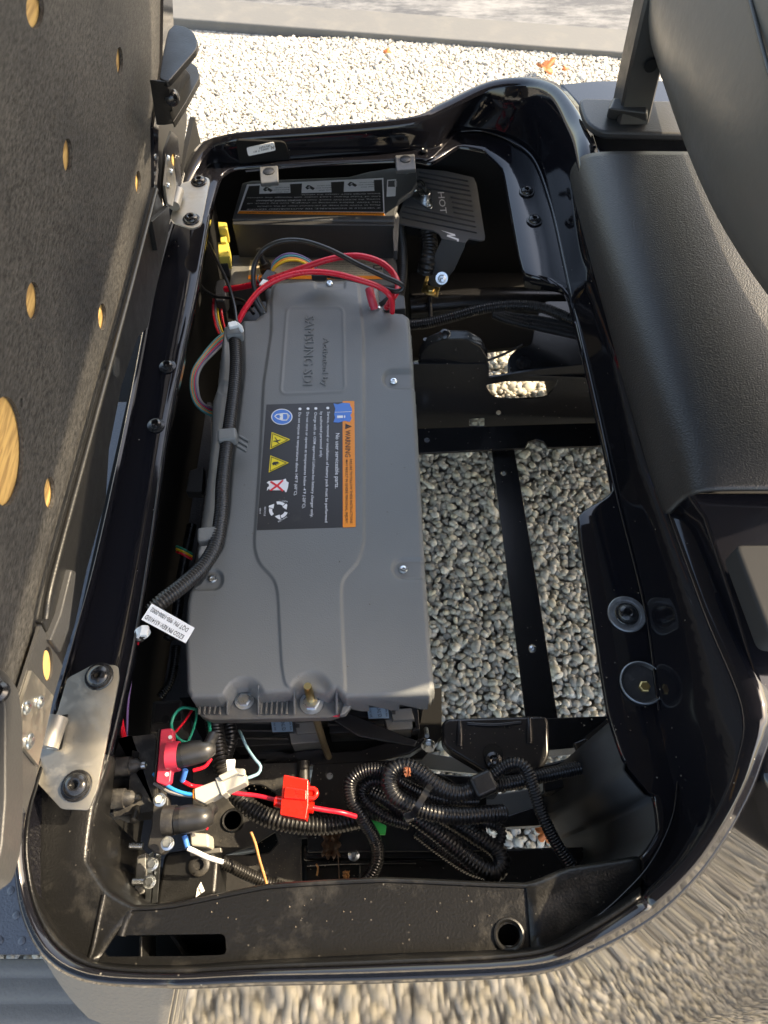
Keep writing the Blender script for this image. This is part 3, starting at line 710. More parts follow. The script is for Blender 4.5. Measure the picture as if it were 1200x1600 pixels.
# canopy (above the picture; shades the cart)
cn = prism('canopy', [V((x, y, 1.93)) for x, y in rounded([(-1.15,-.12),(.80,-.12),(.80,1.30),(-1.15,1.30)], .12)], .04, M['roof'], None, .01)
tag(cn, 'black underside of the cart canopy roof carried by the strut', 'canopy')

# floor mat and rocker, left of the tub
fm = thing('floor_mat', at(100, 900, .30), 'blue grey dimpled rubber floor mat left of the compartment', 'floor mat')
zm = .33
pprism('mat_sheet', [(-420,1492),(60,1492),(190,1492),(330,1300),(330,628),(-420,628)], zm, .01, M['mat'], fm)
dim = lathe('dimple', [(.0052, 0), (.0048, .0014), (.003, .0024), (.001, .0026)], (0, 0, 0), (0, 0, 1), M['mat'], fm, 10)
p0 = at(60, 1430, zm); first = True; cnt = 0
for iy in range(-2, 32):
    for ix in range(-4, 9):
        px_, py_ = p0.x + ix*.030 + (iy % 2)*.015, p0.y + iy*.030
        r_ = V((px_, py_, zm-CAM_Z)); tt = r_
        # project
        f = V((0, .5, -.8660254)); u = V((0, .8660254, .5)); d_ = r_.dot(f); sx = 600+FPX*r_.x/d_; sy = 800-FPX*r_.dot(u)/d_
        xl = 215-(sy-530)*.27 if sy < 1000 else 0
        if sy > 1485 or sy < 520 or sx < xl-30 or sx > xl+70 and sy < 1000 or sx > 130: continue
        if first: dim.location = V((px_, py_, zm)) - fm.location; first = False
        else: again(dim, (px_, py_, zm), fm)
        cnt += 1
rk = thing('rocker_step', at(100, 1560, .3), 'grooved grey rocker panel step below the near rim', 'step')
rows_ = []
for (v, z, dy) in ((1496, .330, 0), (1506, .338, 0), (1520, .338, 0), (1528, .332, 0), (1540, .338, 0), (1560, .338, 0), (1568, .331, 0), (1582, .337, 0), (1600, .337, 0), (1610, .330, 0), (1640, .325, 0), (1700, .26, 0)):
    rows_.append([at(x, v, z) for x in (-500, -200, 0, 100, 180, 240, 300 if v < 1560 else 330)])
n_ = 7
o = fixn(mk('step_skin', [p for r in rows_ for p in r], [(i*n_+k, i*n_+k+1, (i+1)*n_+k+1, (i+1)*n_+k) for i in range(len(rows_)-1) for k in range(n_-1)], M['tread'], rk, sharp=60))
s = o.modifiers.new('thickness', 'SOLIDIFY'); s.thickness = .004
s = o.modifiers.new('sub', 'SUBSURF'); s.levels = 2; s.render_levels = 2

# ================================================================= SEAT LID
th = math.radians(7); LO = V((-.318, 0, .765)); LU = V((math.sin(th), 0, math.cos(th))); LN = V((math.cos(th), 0, -math.sin(th)))
def onlid(px, py, off=0):
    r = ray(px, py); o_ = V((0, 0, CAM_Z)); P0 = LO+LN*off; t = (P0-o_).dot(LN)/r.dot(LN); return o_+r*t
lid = thing('seat_lid', onlid(60, 1000), 'raised seat base board standing open on its hinges at the left', 'seat lid')
def lidplate(name, px, off, th_, m, parent, holes=(), bevel=0):
    loc2 = lambda p: (lambda q: ((q-LO).y, (q-LO).dot(LU)))(onlid(p[0], p[1], off))
    Mx = Matrix(((0, LU.x, LN.x, LO.x), (1, 0, 0, LO.y), (0, LU.z, LN.z, LO.z), (0, 0, 0, 1))) @ Matrix.Translation((0, 0, off-th_/2))
    return flat(name, [loc2(p) for p in px], [[loc2(p) for p in h] for h in holes], th_, m, parent, Mx, bevel)
LT = []
discs = [(8,705,30,86,0),(106,243,7.5,27,0),(187,95,5.2,22,0),(52,470,11,30,0),(160,495,6.3,21,0),(78,770,8.5,25,0),(216,285,4.3,18,0),(55,14,14,31,0),(34,629,2.4,8,0)]
holes = [ell(*d[:4], 26) for d in discs]
lidplate('board', [(258,-60),(254,120),(246,250),(246,290),(205,448),(84,898),(70,972),(34,1085),(10,1170),(-20,1290),(-700,1290),(-700,-60)], 0, .0035, M['felt'], lid, holes)
lidplate('plywood', [(250,-60),(240,290),(30,1090),(-500,1270),(-700,1290),(-700,-60)], -.0045, .012, M['wood'], lid)['label'] = 'bare plywood showing through the round holes'
for (x, y, sx, sy) in ((6, 780, 9, 9),):
    pass
# trim under the board
tp = [(243,292),(262,340),(266,352),(231,512),(217,526),(204,562),(190,604),(171,700),(166,780),(136,890),(118,975),(98,1040),(84,1008),(66,972),(70,968),(84,898),(205,448)]
trim = lidplate('base_trim', tp, .006, .012, M['black'], lid, bevel=.0015)
tube('trim_edge', [onlid(x, y, .013) for x, y in ((244,296),(205,448),(145,670),(84,898),(71,968))], 0, M['black'], lid, world=True, r=.003)
lidplate('trim_boss', [(113,890),(120,893),(108,985),(95,1020),(80,1000),(96,960)], .012, .012, M['base'], lid, bevel=.002)
lidplate('trim_tab', [(238,346),(264,322),(266,345),(246,392)], .012, .008, M['black'], lid, bevel=.001)
lidplate('trim_notch', rounded([(178,556),(187,560),(187,588),(180,590)], 5), .0135, .002, M['base'], lid)
# cushion behind board (its end shows past the lid)
lidplate('cushion_back', [(262,-60),(266,60),(292,150),(293,200),(285,262),(272,280),(240,320),(30,1090),(-700,1290),(-700,-60)], -.02, .10, M['rock'], lid, bevel=.01)
# edge bracket strip
lidplate('edge_strip', [(256,-40),(268,-40),(272,60),(262,110),(248,200),(247,260),(256,330),(246,350),(241,290),(240,200),(254,100)], .004, .006, M['gloss'], lid)
# hip restraint bracket: two fins
fz = onlid(262, 120, 0)
def fin(px, zt):
    return prism('fin', [at(x, y, zt) for x, y in px], .008, M['black'], br, .0025, 3)
br = thing('hip_restraint_bracket', at(262, 160, .90), 'black two finned plastic bracket on the far end of the raised lid', 'bracket')
fin(rounded([(248,122),(253,90),(262,48),(272,38),(290,41),(303,50),(309,64),(307,76),(276,112),(262,128)], 5), .99)
fin(rounded([(262,160),(266,130),(284,100),(296,96),(308,104),(312,120),(290,160),(270,192)], 5), .93)
prism('bracket_web', [at(249,124,.99), at(262,128,.99), at(275,193,.90), at(258,196,.90)], V((-.012, 0, 0)), M['black'], br, .002)
prism('bracket_web', [at(262,128,.985), at(284,104,.985), at(296,118,.93), at(270,188,.91)], V((0, .004, 0)), M['black'], br, .001)
lathe('screw', [(.010, 0), (.010, .002), (.006, .007), (.003, .008), (.001, .004)], at(268, 152, .955), (.6, -.5, .3), M['bolt'], br)
# near bracket (edge of near hip restraint)
nb = prism('hip_restraint_bracket', [at(x, y, .93) for x, y in rounded([(-180,970),(-20,1028),(3,1060),(9,1110),(9,1250),(3,1325),(-10,1372),(-50,1400),(-180,1400)], 12)], .03, M['base'], None, .006, 3)
tag(nb, 'grey plastic bracket at the near end of the raised lid beside the large hinge', 'bracket')
nbs = lathe('screw', [(.009, 0), (.008, .003), (.005, .005), (.003, .002), (.001, .002)], at(-4, 1082, .931), (.2, 0, 1), M['bolt'], nb)

# ================================================================= HINGES
def hinge(plate_px, z, bolts, slotpx, leaf_px, holes_leaf, knuckle, screws, label, m):
    h = thing('hinge', at(*plate_px[0], z), label, 'hinge', 'steel hinges of the raised lid')
    pflat('hinge_plate', rounded(plate_px, 5), [slotpx], z, .003, m, h, bevel=.0006)
    for (x, y, r) in bolts:
        torx_bolt(at(x, y, z), r, M['bolt'], h)
    lidplate('hinge_leaf', leaf_px, .011, .003, m, h, holes_leaf)
    vs, fs = tube_geo([at(*knuckle[0]), at(*knuckle[1])], knuckle[2], 20)
    mk('knuckle', vs, fs, M['dull'], h, sharp=50)
    for (x, y, r) in screws:
        lathe('rivet', [(r, 0), (r*.95, .0015), (r*.6, .003), (r*.4, .0025), (.0004, .002)], onlid(x, y, .0115), LN, M['zinc'], h, 16)
    return h
zh = .722
hinge([(90,1112),(105,1060),(148,1037),(184,1040),(186,1058),(152,1232),(138,1266),(96,1264),(52,1216),(60,1170)], zh,
      [(155,1057,.0148), (120,1228,.0150)], [(94,1120),(105,1118),(94,1172),(84,1172)],
      [(50,1048),(84,1088),(78,1116),(66,1168),(60,1196),(35,1165),(30,1150),(36,1092)], [],
      ((90,1120,.734), (74,1168,.734), .0105), [(62,1097,.0058), (41,1106,.0060), (46,1158,.0068)],
      'large sunlit steel hinge plate with two black bolts near the lower left', M['steel'])
lidplate('hinge_backing', [(64,976),(98,1040),(84,1088),(50,1050),(36,1090),(30,1160),(60,1196),(55,1222),(40,1270),(28,1240),(28,1090)], .0075, .003, M['base'], lid, [ell(75,1037,8,27,18)])
lidplate('plywood_disc', ell(72,1040,6.5,24,18), .0055, .003, M['wood'], lid)
hinge([(283,286),(322,276),(328,281),(314,352),(300,357),(270,347),(266,340)], .735,
      [(311,284,.0125), (299,343,.0130)], [(272,312),(280,308),(276,326),(270,328)],
      [(263,245),(272,262),(276,288),(270,322),(262,318),(258,290)], [],
      ((279,298,.745), (272,322,.745), .0085), [(262,247,.004), (267,268,.004), (262,290,.004)],
      'smaller dull steel hinge plate in shade at the far end of the rail', M['steel'])
lidplate('hinge_backing', [(258,235),(268,205),(278,215),(284,286),(276,300),(262,330),(254,300)], .004, .003, M['dark'], lid, [ell(271,252,3,13,14)])
lidplate('plywood_disc', ell(270,250,2.6,10,14), .002, .002, M['wood'], lid)
for _o in [o for o in C.objects if o.name == 'hinge']:
    pprism('knuckle_slot_shade', [(97,1117),(106,1116),(96,1170),(86,1172)], zh+.0008, .0007, M['deep'], _o, 0)  # thin dark sheet on the plate, paints the shade of the slot
    pprism('latch_tongue', [(84,1120),(97,1118),(87,1170),(72,1170)], zh+.010, .003, M['steel'], _o, .001)
# left rail inner edge strip
tube('rail_edge', [(327,335,.691),(307,450,.691),(264,650,.691),(233,860,.691),(206,1020,.691),(169,1180,.691),(144,1258,.691)], 3, M['blackdust'], body, sides=6)
for a, b in (((345,285),(314,352)),):
    pass

# ================================================================= BATTERY PACK
zb = .62
bat = thing('battery_pack', at(490, 800, .35), 'large grey moulded lithium battery cover with warning label', 'battery pack')
OUT = np.array([(413,452),(424,441),(470,436),(540,434),(580,439),(592,450),(592,470),(602,484),(630,487),(640,494),(643,520),(652,650),(660,800),(667,920),(676,1040),(680,1076),(672,1087),(540,1091),(525,1078),(510,1085),(470,1072),(455,1082),(400,1085),(385,1070),(365,1072),(352,1088),(340,1091),(298,1091),(291,1080),(288,1000),(291,940),(300,900),(306,870),(318,780),(328,690),(331,625),(338,605),(345,540),(349,508),(358,499),(398,497),(412,484),(416,466)], float)
def sdf_poly(X, Y, P):
    d = np.full(X.shape, 1e9); ins = np.zeros(X.shape, bool); n = len(P)
    for i in range(n):
        a = P[i]; b = P[(i+1) % n]; ex, ey = b-a; wx = X-a[0]; wy = Y-a[1]
        t = np.clip((wx*ex+wy*ey)/(ex*ex+ey*ey), 0, 1); d = np.minimum(d, np.hypot(wx-ex*t, wy-ey*t))
        c = ((a[1] > Y) != (b[1] > Y)); xi = (b[0]-a[0])*(Y-a[1])/((b[1]-a[1]) if b[1] != a[1] else 1e-9)+a[0]
        ins ^= (c & (X < xi))
    return np.where(ins, d, -d)
def dline(X, Y, P, closed=False):
    d = np.full(X.shape, 1e9); P = np.array(P, float); n = len(P)
    for i in range(n if closed else n-1):
        a = P[i]; b = P[(i+1) % n]; ex, ey = b-a; wx = X-a[0]; wy = Y-a[1]
        t = np.clip((wx*ex+wy*ey)/(ex*ex+ey*ey+1e-9), 0, 1); d = np.minimum(d, np.hypot(wx-ex*t, wy-ey*t))
    return d
def sstep(x, a, b): t = np.clip((x-a)/(b-a), 0, 1); return t*t*(3-2*t)
stp = 1.5
gx = np.arange(283, 686, stp); gy = np.arange(428, 1098, stp); X, Y = np.meshgrid(gx, gy)
S = sdf_poly(X, Y, OUT)
Rr = 9.0; mm = .001
inner = np.clip(S, 0, Rr); h = -8*mm*(1-np.sqrt(1-(1-inner/Rr)**2))
CP = np.array(rounded([(428,443),(560,440),(562,470),(568,520),(569,700),(569,850),(560,880),(536,905),(533,925),(540,1086),(446,1075),(440,1040),(434,925),(428,905),(404,880),(397,855),(405,740),(412,600),(424,520),(424,470)], 12), float)
cs = sdf_poly(X, Y, CP); h += 3.0*mm*sstep(cs, -3.0, 3.0)
EP = np.array(rounded([(449,483),(536,482),(539,614),(439,618)], 10), float)
de = np.abs(sdf_poly(X, Y, EP)); h += 1.0*mm*np.exp(-(de/1.9)**2); 
# pockets with screws
def pocket(cx, cy, tox, wy, d=5):
    global h
    P = [(cx, cy), (tox, cy)]; dd = dline(X, Y, P); h -= d*mm*sstep(-dd, -wy, -wy+7)
for c in ((613, 592, 670, 17), (629, 888, 690, 19), (332, 905, 270, 19), (368, 605, 350, 13)): pocket(*c)
# rims at the bolt bays along the bottom edge
h -= 9*mm*sstep(-np.hypot((X-382)/1.0, (Y-1094)/1.1), -36, -20)
h -= 10*mm*sstep(-np.hypot((X-487)/1.0, (Y-1094)/1.2), -40, -22)
h -= 3*mm*sstep(-np.hypot((X-487)/1.0, (Y-1062)/1.0), -20, -6)*0
h -= 3*mm*sstep(-np.abs(Y-441), -14, -8)*sstep(-np.abs(X-516), -26, -20)*sstep(Y, 430, 440)
# conduit channel and left shoulder
h -= 6*mm*sstep(-dline(X, Y, [(366,500),(368,580),(360,650),(350,720),(344,800),(335,850),(300,900)]), -17, -8)
h += 1.2*mm*np.exp(-((Y-912)/5)**2)*((X > 430) & (X < 534))*0
# gentle sag

keep = S > -2.6
h = np.where(S < -.1, h-45*mm*np.clip(-S/2.2, 0, 1), h)
idx = -np.ones(X.shape, int); ids = np.argwhere(keep); idx[keep] = np.arange(len(ids))
vsn = []
for (i, j) in ids:
    p = at(X[i, j], Y[i, j], zb); vsn.append((p.x, p.y, zb+h[i, j]))
k4 = keep[:-1, :-1] & keep[1:, :-1] & keep[:-1, 1:] & keep[1:, 1:]
fq = [(int(idx[i, j]), int(idx[i+1, j]), int(idx[i+1, j+1]), int(idx[i, j+1])) for i, j in np.argwhere(k4)]
cover = mk('cover', vsn, fq, M['batt'], bat, sharp=180)
# dark lower housing
pprism('lower_housing', [(405,470),(600,470),(636,500),(660,800),(668,1070),(300,1080),(300,900),(340,620),(360,510)], .578, .20, M['black'], bat, .002)
# embossed lettering
zt = zb+.0030
ptext('embossed_lettering', [('SAMSUNG SDI', 477, 494, 473, 602, 15), ('Activated by', 505, 528, 503, 603, 9)], zt+.0004, M['batt'], bat, ext=.0013)
# ribbed ledge at the near end
zl = .585
led = pprism('ribbed_ledge', [(308,1090),(345,1084),(530,1082),(545,1096),(536,1114),(515,1121),(330,1125),(312,1118)], zl, .018, M['battdust'], bat, .002)
led['label'] = 'dusty ribbed ledge below the cover'
rb = []
for x in list(range(313, 350, 8))+list(range(409, 456, 8)):
    a, b = at(x, 1091, zl), at(x, 1117, zl); c = (a+b)/2; rb.append((c+V((0, 0, .002)), (.0026, (a-b).length, .005), None))
for c, s, R in rb: pass
rib0 = None
for c, s, R in rb:
    if rib0 is None:
        rib0 = box('rib', (0, 0, 0), s, M['battdust'], bat, .0008); rib0.location = c-bat.location
    else: again(rib0, c, bat)
for (x0, x1) in ((353, 356), (402, 405), (458, 461), (524, 528)):
    prism('bay_wall', [at(x0, 1070, zb), at(x1, 1070, zb), at(x1, 1116, zl+.004), at(x0, 1116, zl+.004)], .02, M['batt'], bat, .001)
lip = pprism('front_lip', [(545,1089),(672,1086),(668,1094),(600,1097),(560,1098),(548,1104),(540,1116),(530,1118),(536,1100)], zl+.004, .012, M['batt'], bat, .002)
pprism('fascia', [(350,1117),(520,1115),(520,1119),(350,1122)], zl-.006, .01, M['batt'], bat, 0)
pprism('red_seal', [(470,1117),(532,1114),(530,1119),(470,1121)], zl-.001, .004, M['pink'], bat, 0)
# nuts and screws on the pack
def hexhead(name, loc, r, h_, m, parent, washer=True, axis=(0, 0, 1)):
    if washer: lathe(name+'_washer' if name != 'bolt' else 'washer', [(r*1.45, 0), (r*1.42, .0015), (r, .0022)], loc, axis, m, parent, 22)
    o = lathe(name, [(r, .001), (r, h_), (r*.85, h_+.0012), (.0003, h_+.0012)], loc, axis, m, parent, 6, sharp=20)
    return o
hexhead('bolt', at(382, 1094, zl+.001), .0082, .006, M['zinc'], bat)
hexhead('nut', at(487, 1098, zl+.001), .0100, .008, M['zinc'], bat)
vs, fs = tube_geo(catmull([at(487, 1098, zl), at(487, 1098, zl)+V((-.001, .006, .048))], .0018), lambda i: .0050 if i % 2 else .0044, 14); mk('threaded_stud', vs, fs, M['brass'], bat, sharp=60)
for (x, y) in ((615, 596), (630, 890), (332, 905), (515, 443)):
    zz = zb-.004 if x != 515 else zb+.0008
    lathe('screw', [(.0055, 0), (.0055, .0012), (.0042, .003), (.0022, .0034), (.0018, .0016), (.0003, .0015)], at(x, y, zz), (0, 0, 1), M['zinc'], bat, 18)
# conduit clips
for (x, y, s) in ((367, 522, 1), (356, 683, 1), (326, 838, 1)):
    c = at(x, y, .652); box('conduit_clip', c, (.026, .020, .018), M['batt'], bat, .004, Matrix.Rotation(.12, 3, 'Z'), 3)
    if y == 683:
        for k in range(3): box('clip_finger', c+V((.018+.001*k, -.012+.008*k, -.010)), (.016, .003, .006), M['batt'], bat, .001, Matrix.Rotation(-.6, 3, 'Z'))
# warning label
zl2 = zb+.0034
def L8(x, y): return (400+x/7.06, 620+y/7.06)
wl = pflat('warning_label', [L8(115, 85), L8(960, 60), L8(962, 1438), L8(10, 1470)], [], zl2, .0004, M['lblblack'], bat)
pflat('label_orange_band', rounded([L8(955, 48), L8(1085, 45), L8(1100, 1435), L8(958, 1440)], 1.6), [], zl2+.0003, .0004, M['orange'], wl)
z3 = zl2+.0007
def lt(s, a, b, hpx): a = L8(*a); b = L8(*b); return (s, a[0], a[1], b[0], b[1], hpx)
ptext('label_lettering', [lt('Service, removal or installation of battery pack must be performed', (787,165), (760,1385), 4.2), lt('by authorized personnel only.', (708,165), (704,670), 4.2),
    lt('Charge with an OEM approved Lithium-Ion battery charger only.', (645,168), (602,1330), 4.2), lt('Do not store or operate at temperatures below -4°F (-20°C).', (558,168), (512,1232), 4.2),
    lt('Do not expose to temperatures above 140°F (60°C).', (470,172), (420,1092), 4.2), lt('No user serviceable parts.', (880,402), (872,1010), 6.2),
    lt('RECYCLE', (92,1215), (86,1315), 2.6), lt('00010', (40,1228), (38,1290), 2.2)], z3, M['white'], wl)
for (p0_, p1_, s_) in (((285,1155),(345,1165),'LI-ION'), ((250,1385),(345,1330),'RETURN')):
    ptext('label_lettering', [lt(s_, p0_, p1_, 2.6)], z3, M['white'], wl)
ptext('label_heading', [lt('WARNING', (985,370), (985,665), 8.2), lt('FAILURE TO FOLLOW THESE INSTRUCTIONS', (1034,690), (1038,1395), 3.8), lt('MAY RESULT IN SEVERE PERSONAL INJURY.', (988,695), (985,1400), 3.8)], z3, M['ink'], wl)
pflat('hazard_triangle', [L8(985,355), L8(985,295), L8(1055,325)], [[L8(995,337), L8(995,332), L8(1030,325), L8(1030,330)]], z3, .0003, M['ink'], wl)
for (x, y) in ((792,123),(660,128),(574,130),(485,133)):
    pflat('label_bullet', [L8(*p) for p in ell(x, y, 17, 14, 12)], [], z3, .0003, M['white'], wl)
pflat('label_book', [L8(*p) for p in ((855,72),(900,82),(960,66),(1035,70),(1038,95),(1058,130),(1058,175),(1040,200),(1055,235),(1035,275),(980,262),(910,285),(855,278),(872,230),(862,190),(875,130))], [], z3, .0004, M['blue'], wl)
ptext('label_lettering', [lt('i', (895,205), (895,238), 14)], z3+.0004, M['white'], wl)
pflat('label_book_line', [L8(870,168), L8(1056,160), L8(1056,164), L8(870,172)], [], z3+.0003, .0002, M['white'], wl)
pflat('goggles_sign', [L8(*p) for p in ell(285, 220, 118, 88, 32)], [], z3, .0003, M['white'], wl)
pflat('goggles_disc', [L8(*p) for p in ell(285, 220, 107, 79, 32)], [], z3+.0003, .0003, M['blue'], wl)
face_o = [L8(*p) for p in ((200,215),(225,190),(300,178),(345,180),(372,205),(362,235),(340,262),(290,262),(235,245))]
face_i = [L8(*p) for p in ((214,216),(232,200),(300,188),(338,190),(358,208),(350,230),(332,252),(292,252),(240,236))]
pflat('goggles_face', face_o, [face_i], z3+.0006, .0002, M['white'], wl)
pflat('goggles_glass', [L8(*p) for p in ((262,195),(298,190),(298,250),(262,244),(262,224),(278,220),(262,214))], [], z3+.0006, .0002, M['white'], wl)
pflat('goggles_hair', [L8(*p) for p in ((340,186),(362,205),(356,236),(340,250),(345,222))], [], z3+.0006, .0002, M['white'], wl)
for (x0, y0) in ((155, 0), (140, 257)):
    T = [(x0+18, 388+y0-0), (x0+222, 470+y0), (x0, 578+y0)]
    pflat('hazard_sign', rounded([L8(*p) for p in T], .9), [], z3, .0003, M['yellow'], wl)
    c = V((sum(p[0] for p in T)/3, sum(p[1] for p in T)/3)); sh = lambda k: [L8(*(c+(V(p)-c)*k)) for p in T]
    pflat('sign_border', sh(.86), [sh(.76)], z3+.0004, .0002, M['ink'], wl)
    if y0 == 0:
        pflat('sign_symbol', [L8(*p) for p in ((190,485),(228,482),(205,450),(214,448),(240,480),(268,470),(272,476),(238,494),(262,515),(256,520),(226,498),(190,492))], [], z3+.0004, .0002, M['ink'], wl)
    else:
        pflat('sign_symbol', [L8(*p) for p in ((175,735),(195,718),(240,715),(262,735),(235,730),(250,745),(220,738),(232,758),(200,748),(190,758))], [], z3+.0004, .0002, M['ink'], wl)
pflat('bin_symbol', [L8(*p) for p in ((140,930),(300,915),(318,905),(330,905),(335,930),(360,945),(352,1000),(335,1050),(322,1050),(312,1030),(150,1030),(145,1010),(120,1035),(125,1000),(145,985),(140,960),(118,948))], [], z3, .0003, M['white'], wl)
pflat('red_cross', [L8(*p) for p in ((160,930),(175,930),(232,968),(290,915),(305,925),(250,980),(305,1030),(290,1045),(232,995),(165,1040),(150,1030),(212,982),(155,945))], [], z3+.0004, .0002, M['redp'], wl)
cx, cy = 248, 1248
for k in range(3):
    a0 = k*2*math.pi/3+.3
    for (s0, s1, r0_, r1_) in ((0, .95, 70, 105), (1.05, 1.75, 60, 116)):
        P1 = [(cx+r1_*math.cos(a0+s0+(s1-s0)*t/4), cy+r1_*.9*math.sin(a0+s0+(s1-s0)*t/4)) for t in range(5)]
        P2 = [(cx+r0_*math.cos(a0+s0+(s1-s0)*t/4), cy+r0_*.9*math.sin(a0+s0+(s1-s0)*t/4)) for t in range(4, -1, -1)]
        if s0: P1 = P1[:2]+[(cx+88*math.cos(a0+s1), cy+80*math.sin(a0+s1))]; P2 = P2[3:]
        pflat('recycle_arrow', [L8(*p) for p in P1+P2], [], z3, .0003, M['white'], wl)
# hold down rod and modules beneath
rod = tube('hold_down_rod', [(487,1104,.575),(496,1130,.53),(506,1162,.47),(517,1192,.41)], 11, M['rusty'], None); tag(rod, 'rusty hold-down rod dropping from the brass stud below the battery cover', 'rod')
for (x, y, k, lab) in ((470, 1133, 0, 'grey battery module nose with label, left of the rusty rod'), (620, 1112, 1, 'grey battery module nose with label, right of the rusty rod')):
    zq = .47
    md = thing('battery_module', at(x, y, .4), lab, 'battery module', 'battery modules under the cover')
    w0 = 24
    pprism('module_nose', [(x-w0,y-12),(x+w0,y-14),(x+w0+8,y+26),(x-w0+9,y+30)], zq, .05, M['alu'], md, .0015)
    pprism('module_step', [(x-w0+14,y-4),(x+w0-2,y-6),(x+w0+4,y+12),(x-w0+18,y+13)], zq+.008, .012, M['alu'], md, .001)
    pprism('module_slot', [(x-8,y-2),(x-2,y-2),(x-2,y+4),(x-8,y+4)], zq+.0085, .002, M['ink'], md, 0)
    pprism('module_body', [(x-110,y-14),(x-w0,y-14),(x-w0+9,y+30),(x-105,y+34)], zq-.004, .05, M['black'], md, .001)
    for j in range(3): tube('module_rib', [(x-108,y-4+j*12,zq),(x-w0-2+j*3,y-3+j*12,zq)], 4, M['blackdust'], md, sides=6)
    lb = (x-46, y-14, x-18, y-14)
    pflat('module_label', [(x-48,y-16),(x-15,y-17),(x-12,y+10),(x-44,y+11)], [], zq+.011, .0006, M['bluegrey'], md)
    prism('module_label_block', [at(x-48,y-16,zq+.0098), at(x-15,y-17,zq+.0098), at(x-12,y+10,zq+.0098), at(x-44,y+11,zq+.0098)], .012, M['black'], md, 0)
    ptext('module_lettering', [('SAMSUNG SDI', x-33, y-15, x-29, y+9, 6), ('Lithium Ion', x-19, y-14, x-17, y+8, 4), ('INR21700 50E', x-45, y-14, x-41, y+9, 3)], zq+.0115, M['ink'], md)
br_ = pprism('module_bracket', [(500,1112),(530,1108),(652,1158),(648,1166),(560,1150)], .50, .006, M['dark'], None, .001); tag(br_, 'black diagonal steel strap between the two battery modules', 'strap')
# wavy tray edge
tr = pprism('battery_tray', [(385,1182),(400,1172),(430,1170),(450,1176),(470,1172),(500,1168),(515,1174),(560,1172),(600,1160),(640,1158),(664,1150),(668,1160),(640,1178),(600,1188),(520,1196),(400,1198)], .43, .03, M['dark'], None, .003); tag(tr, 'black wavy edged battery tray lip in front of the modules', 'tray')
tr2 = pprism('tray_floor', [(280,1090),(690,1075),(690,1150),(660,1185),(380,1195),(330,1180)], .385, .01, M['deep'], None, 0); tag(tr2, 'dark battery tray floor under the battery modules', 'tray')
o = prism('side_tray_wall', [at(640,1095,.47), at(652,1093,.47), at(656,1140,.47), at(644,1142,.47)], .06, M['dark'], tr2, .001)

# ================================================================= STEEL FRAME
fr = thing('steel_frame', at(780, 900, .3), 'black painted steel chassis frame crossing over the pebbles', 'chassis frame')
pflat('floor_strip', [(768,700),(803,698),(838,906),(872,1124),(822,1126),(792,890)], [ell(787,739,4.5,4,14), ell(832,1013,6,7,14)], .36, .004, M['dark'], fr, .0008)
for (x, y, r) in ((787, 740, .004), (832, 1014, .0055)):
    lathe('strip_screw', [(r, 0), (r*.9, .002), (r*.4, .003), (.0003, .002)], at(x, y, .357), (0, 0, 1), M['zinc'], fr, 14)
# far crossmember: upright plate with oval opening, ledge
YF = .83
yflat('far_upright_plate', [(640,569),(764,569),(764,590),(860,575),(912,570),(1010,640),(1010,668),(640,672)], [rounded([(757,602),(790,596),(868,596),(874,588),(868,606),(852,622),(800,625),(770,622)], 7), rounded([(733,655),(757,653),(757,668),(733,668)], 2), ell(779,646,4,5,12)], YF, .004, M['dark'], fr, .0008)
pprism('far_ledge', [(640,670),(910,661),(1010,660),(1010,690),(928,697),(856,699),(850,690),(838,686),(826,690),(821,700),(655,708),(640,708)], .375, .006, M['dark'], fr, .001)
for (x, y) in ((667, 688), (870, 680)):
    lathe('hole_rim', [(.005, 0), (.005, .001), (.0003, .001)], at(x, y, .3755), (0, 0, 1), M['zinc'] if x == 667 else M['dark'], fr, 14)
# hat shaped bracket on the far crossmember
hat = [[at(652,568,.505), at(656,540,.56), at(668,524,.585), at(692,514,.60), at(730,514,.60), at(752,526,.585), at(762,545,.56), at(763,568,.505)]]
prism('hat_bracket', hat[0], V((0, -.010, -.012)), M['dark'], fr, .004, 3)
tube('hat_crease', [(662,571,.50),(675,560,.505),(690,558,.507),(722,558,.507),(742,562,.505),(760,568,.50)], 10, M['dark'], fr)
for x in (665, 743): tube('hat_dent', [(x,530,.575),(x,548,.55),(x+1,566,.508)], 8, M['dark'], fr)
lathe('bolt', [(.009, 0), (.009, .004), (.007, .006), (.004, .007), (.002, .004)], at(695, 523, .60), (0, -.3, 1), M['bolt'], fr)
# other dark stuff behind: lever plate and tie
pprism('pivot_plate', rounded([(795,585),(793,560),(806,545),(830,538),(836,500),(850,470),(920,470),(930,590)], 8), .50, .01, M['dark'], fr, .002)
lathe('pivot_bolt', [(.014, 0), (.013, .003), (.008, .004), (.008, .009), (.002, .010)], at(818, 568, .505), (0, -.3, 1), M['bolt'], fr)
tube('brace_edge', [(763,563,.53),(790,552,.53),(817,538,.53)], 4, M['dark'], fr)
tube('axle_tube', [(640,480,.42),(760,470,.42),(900,470,.42)], 40, M['dark'], fr)
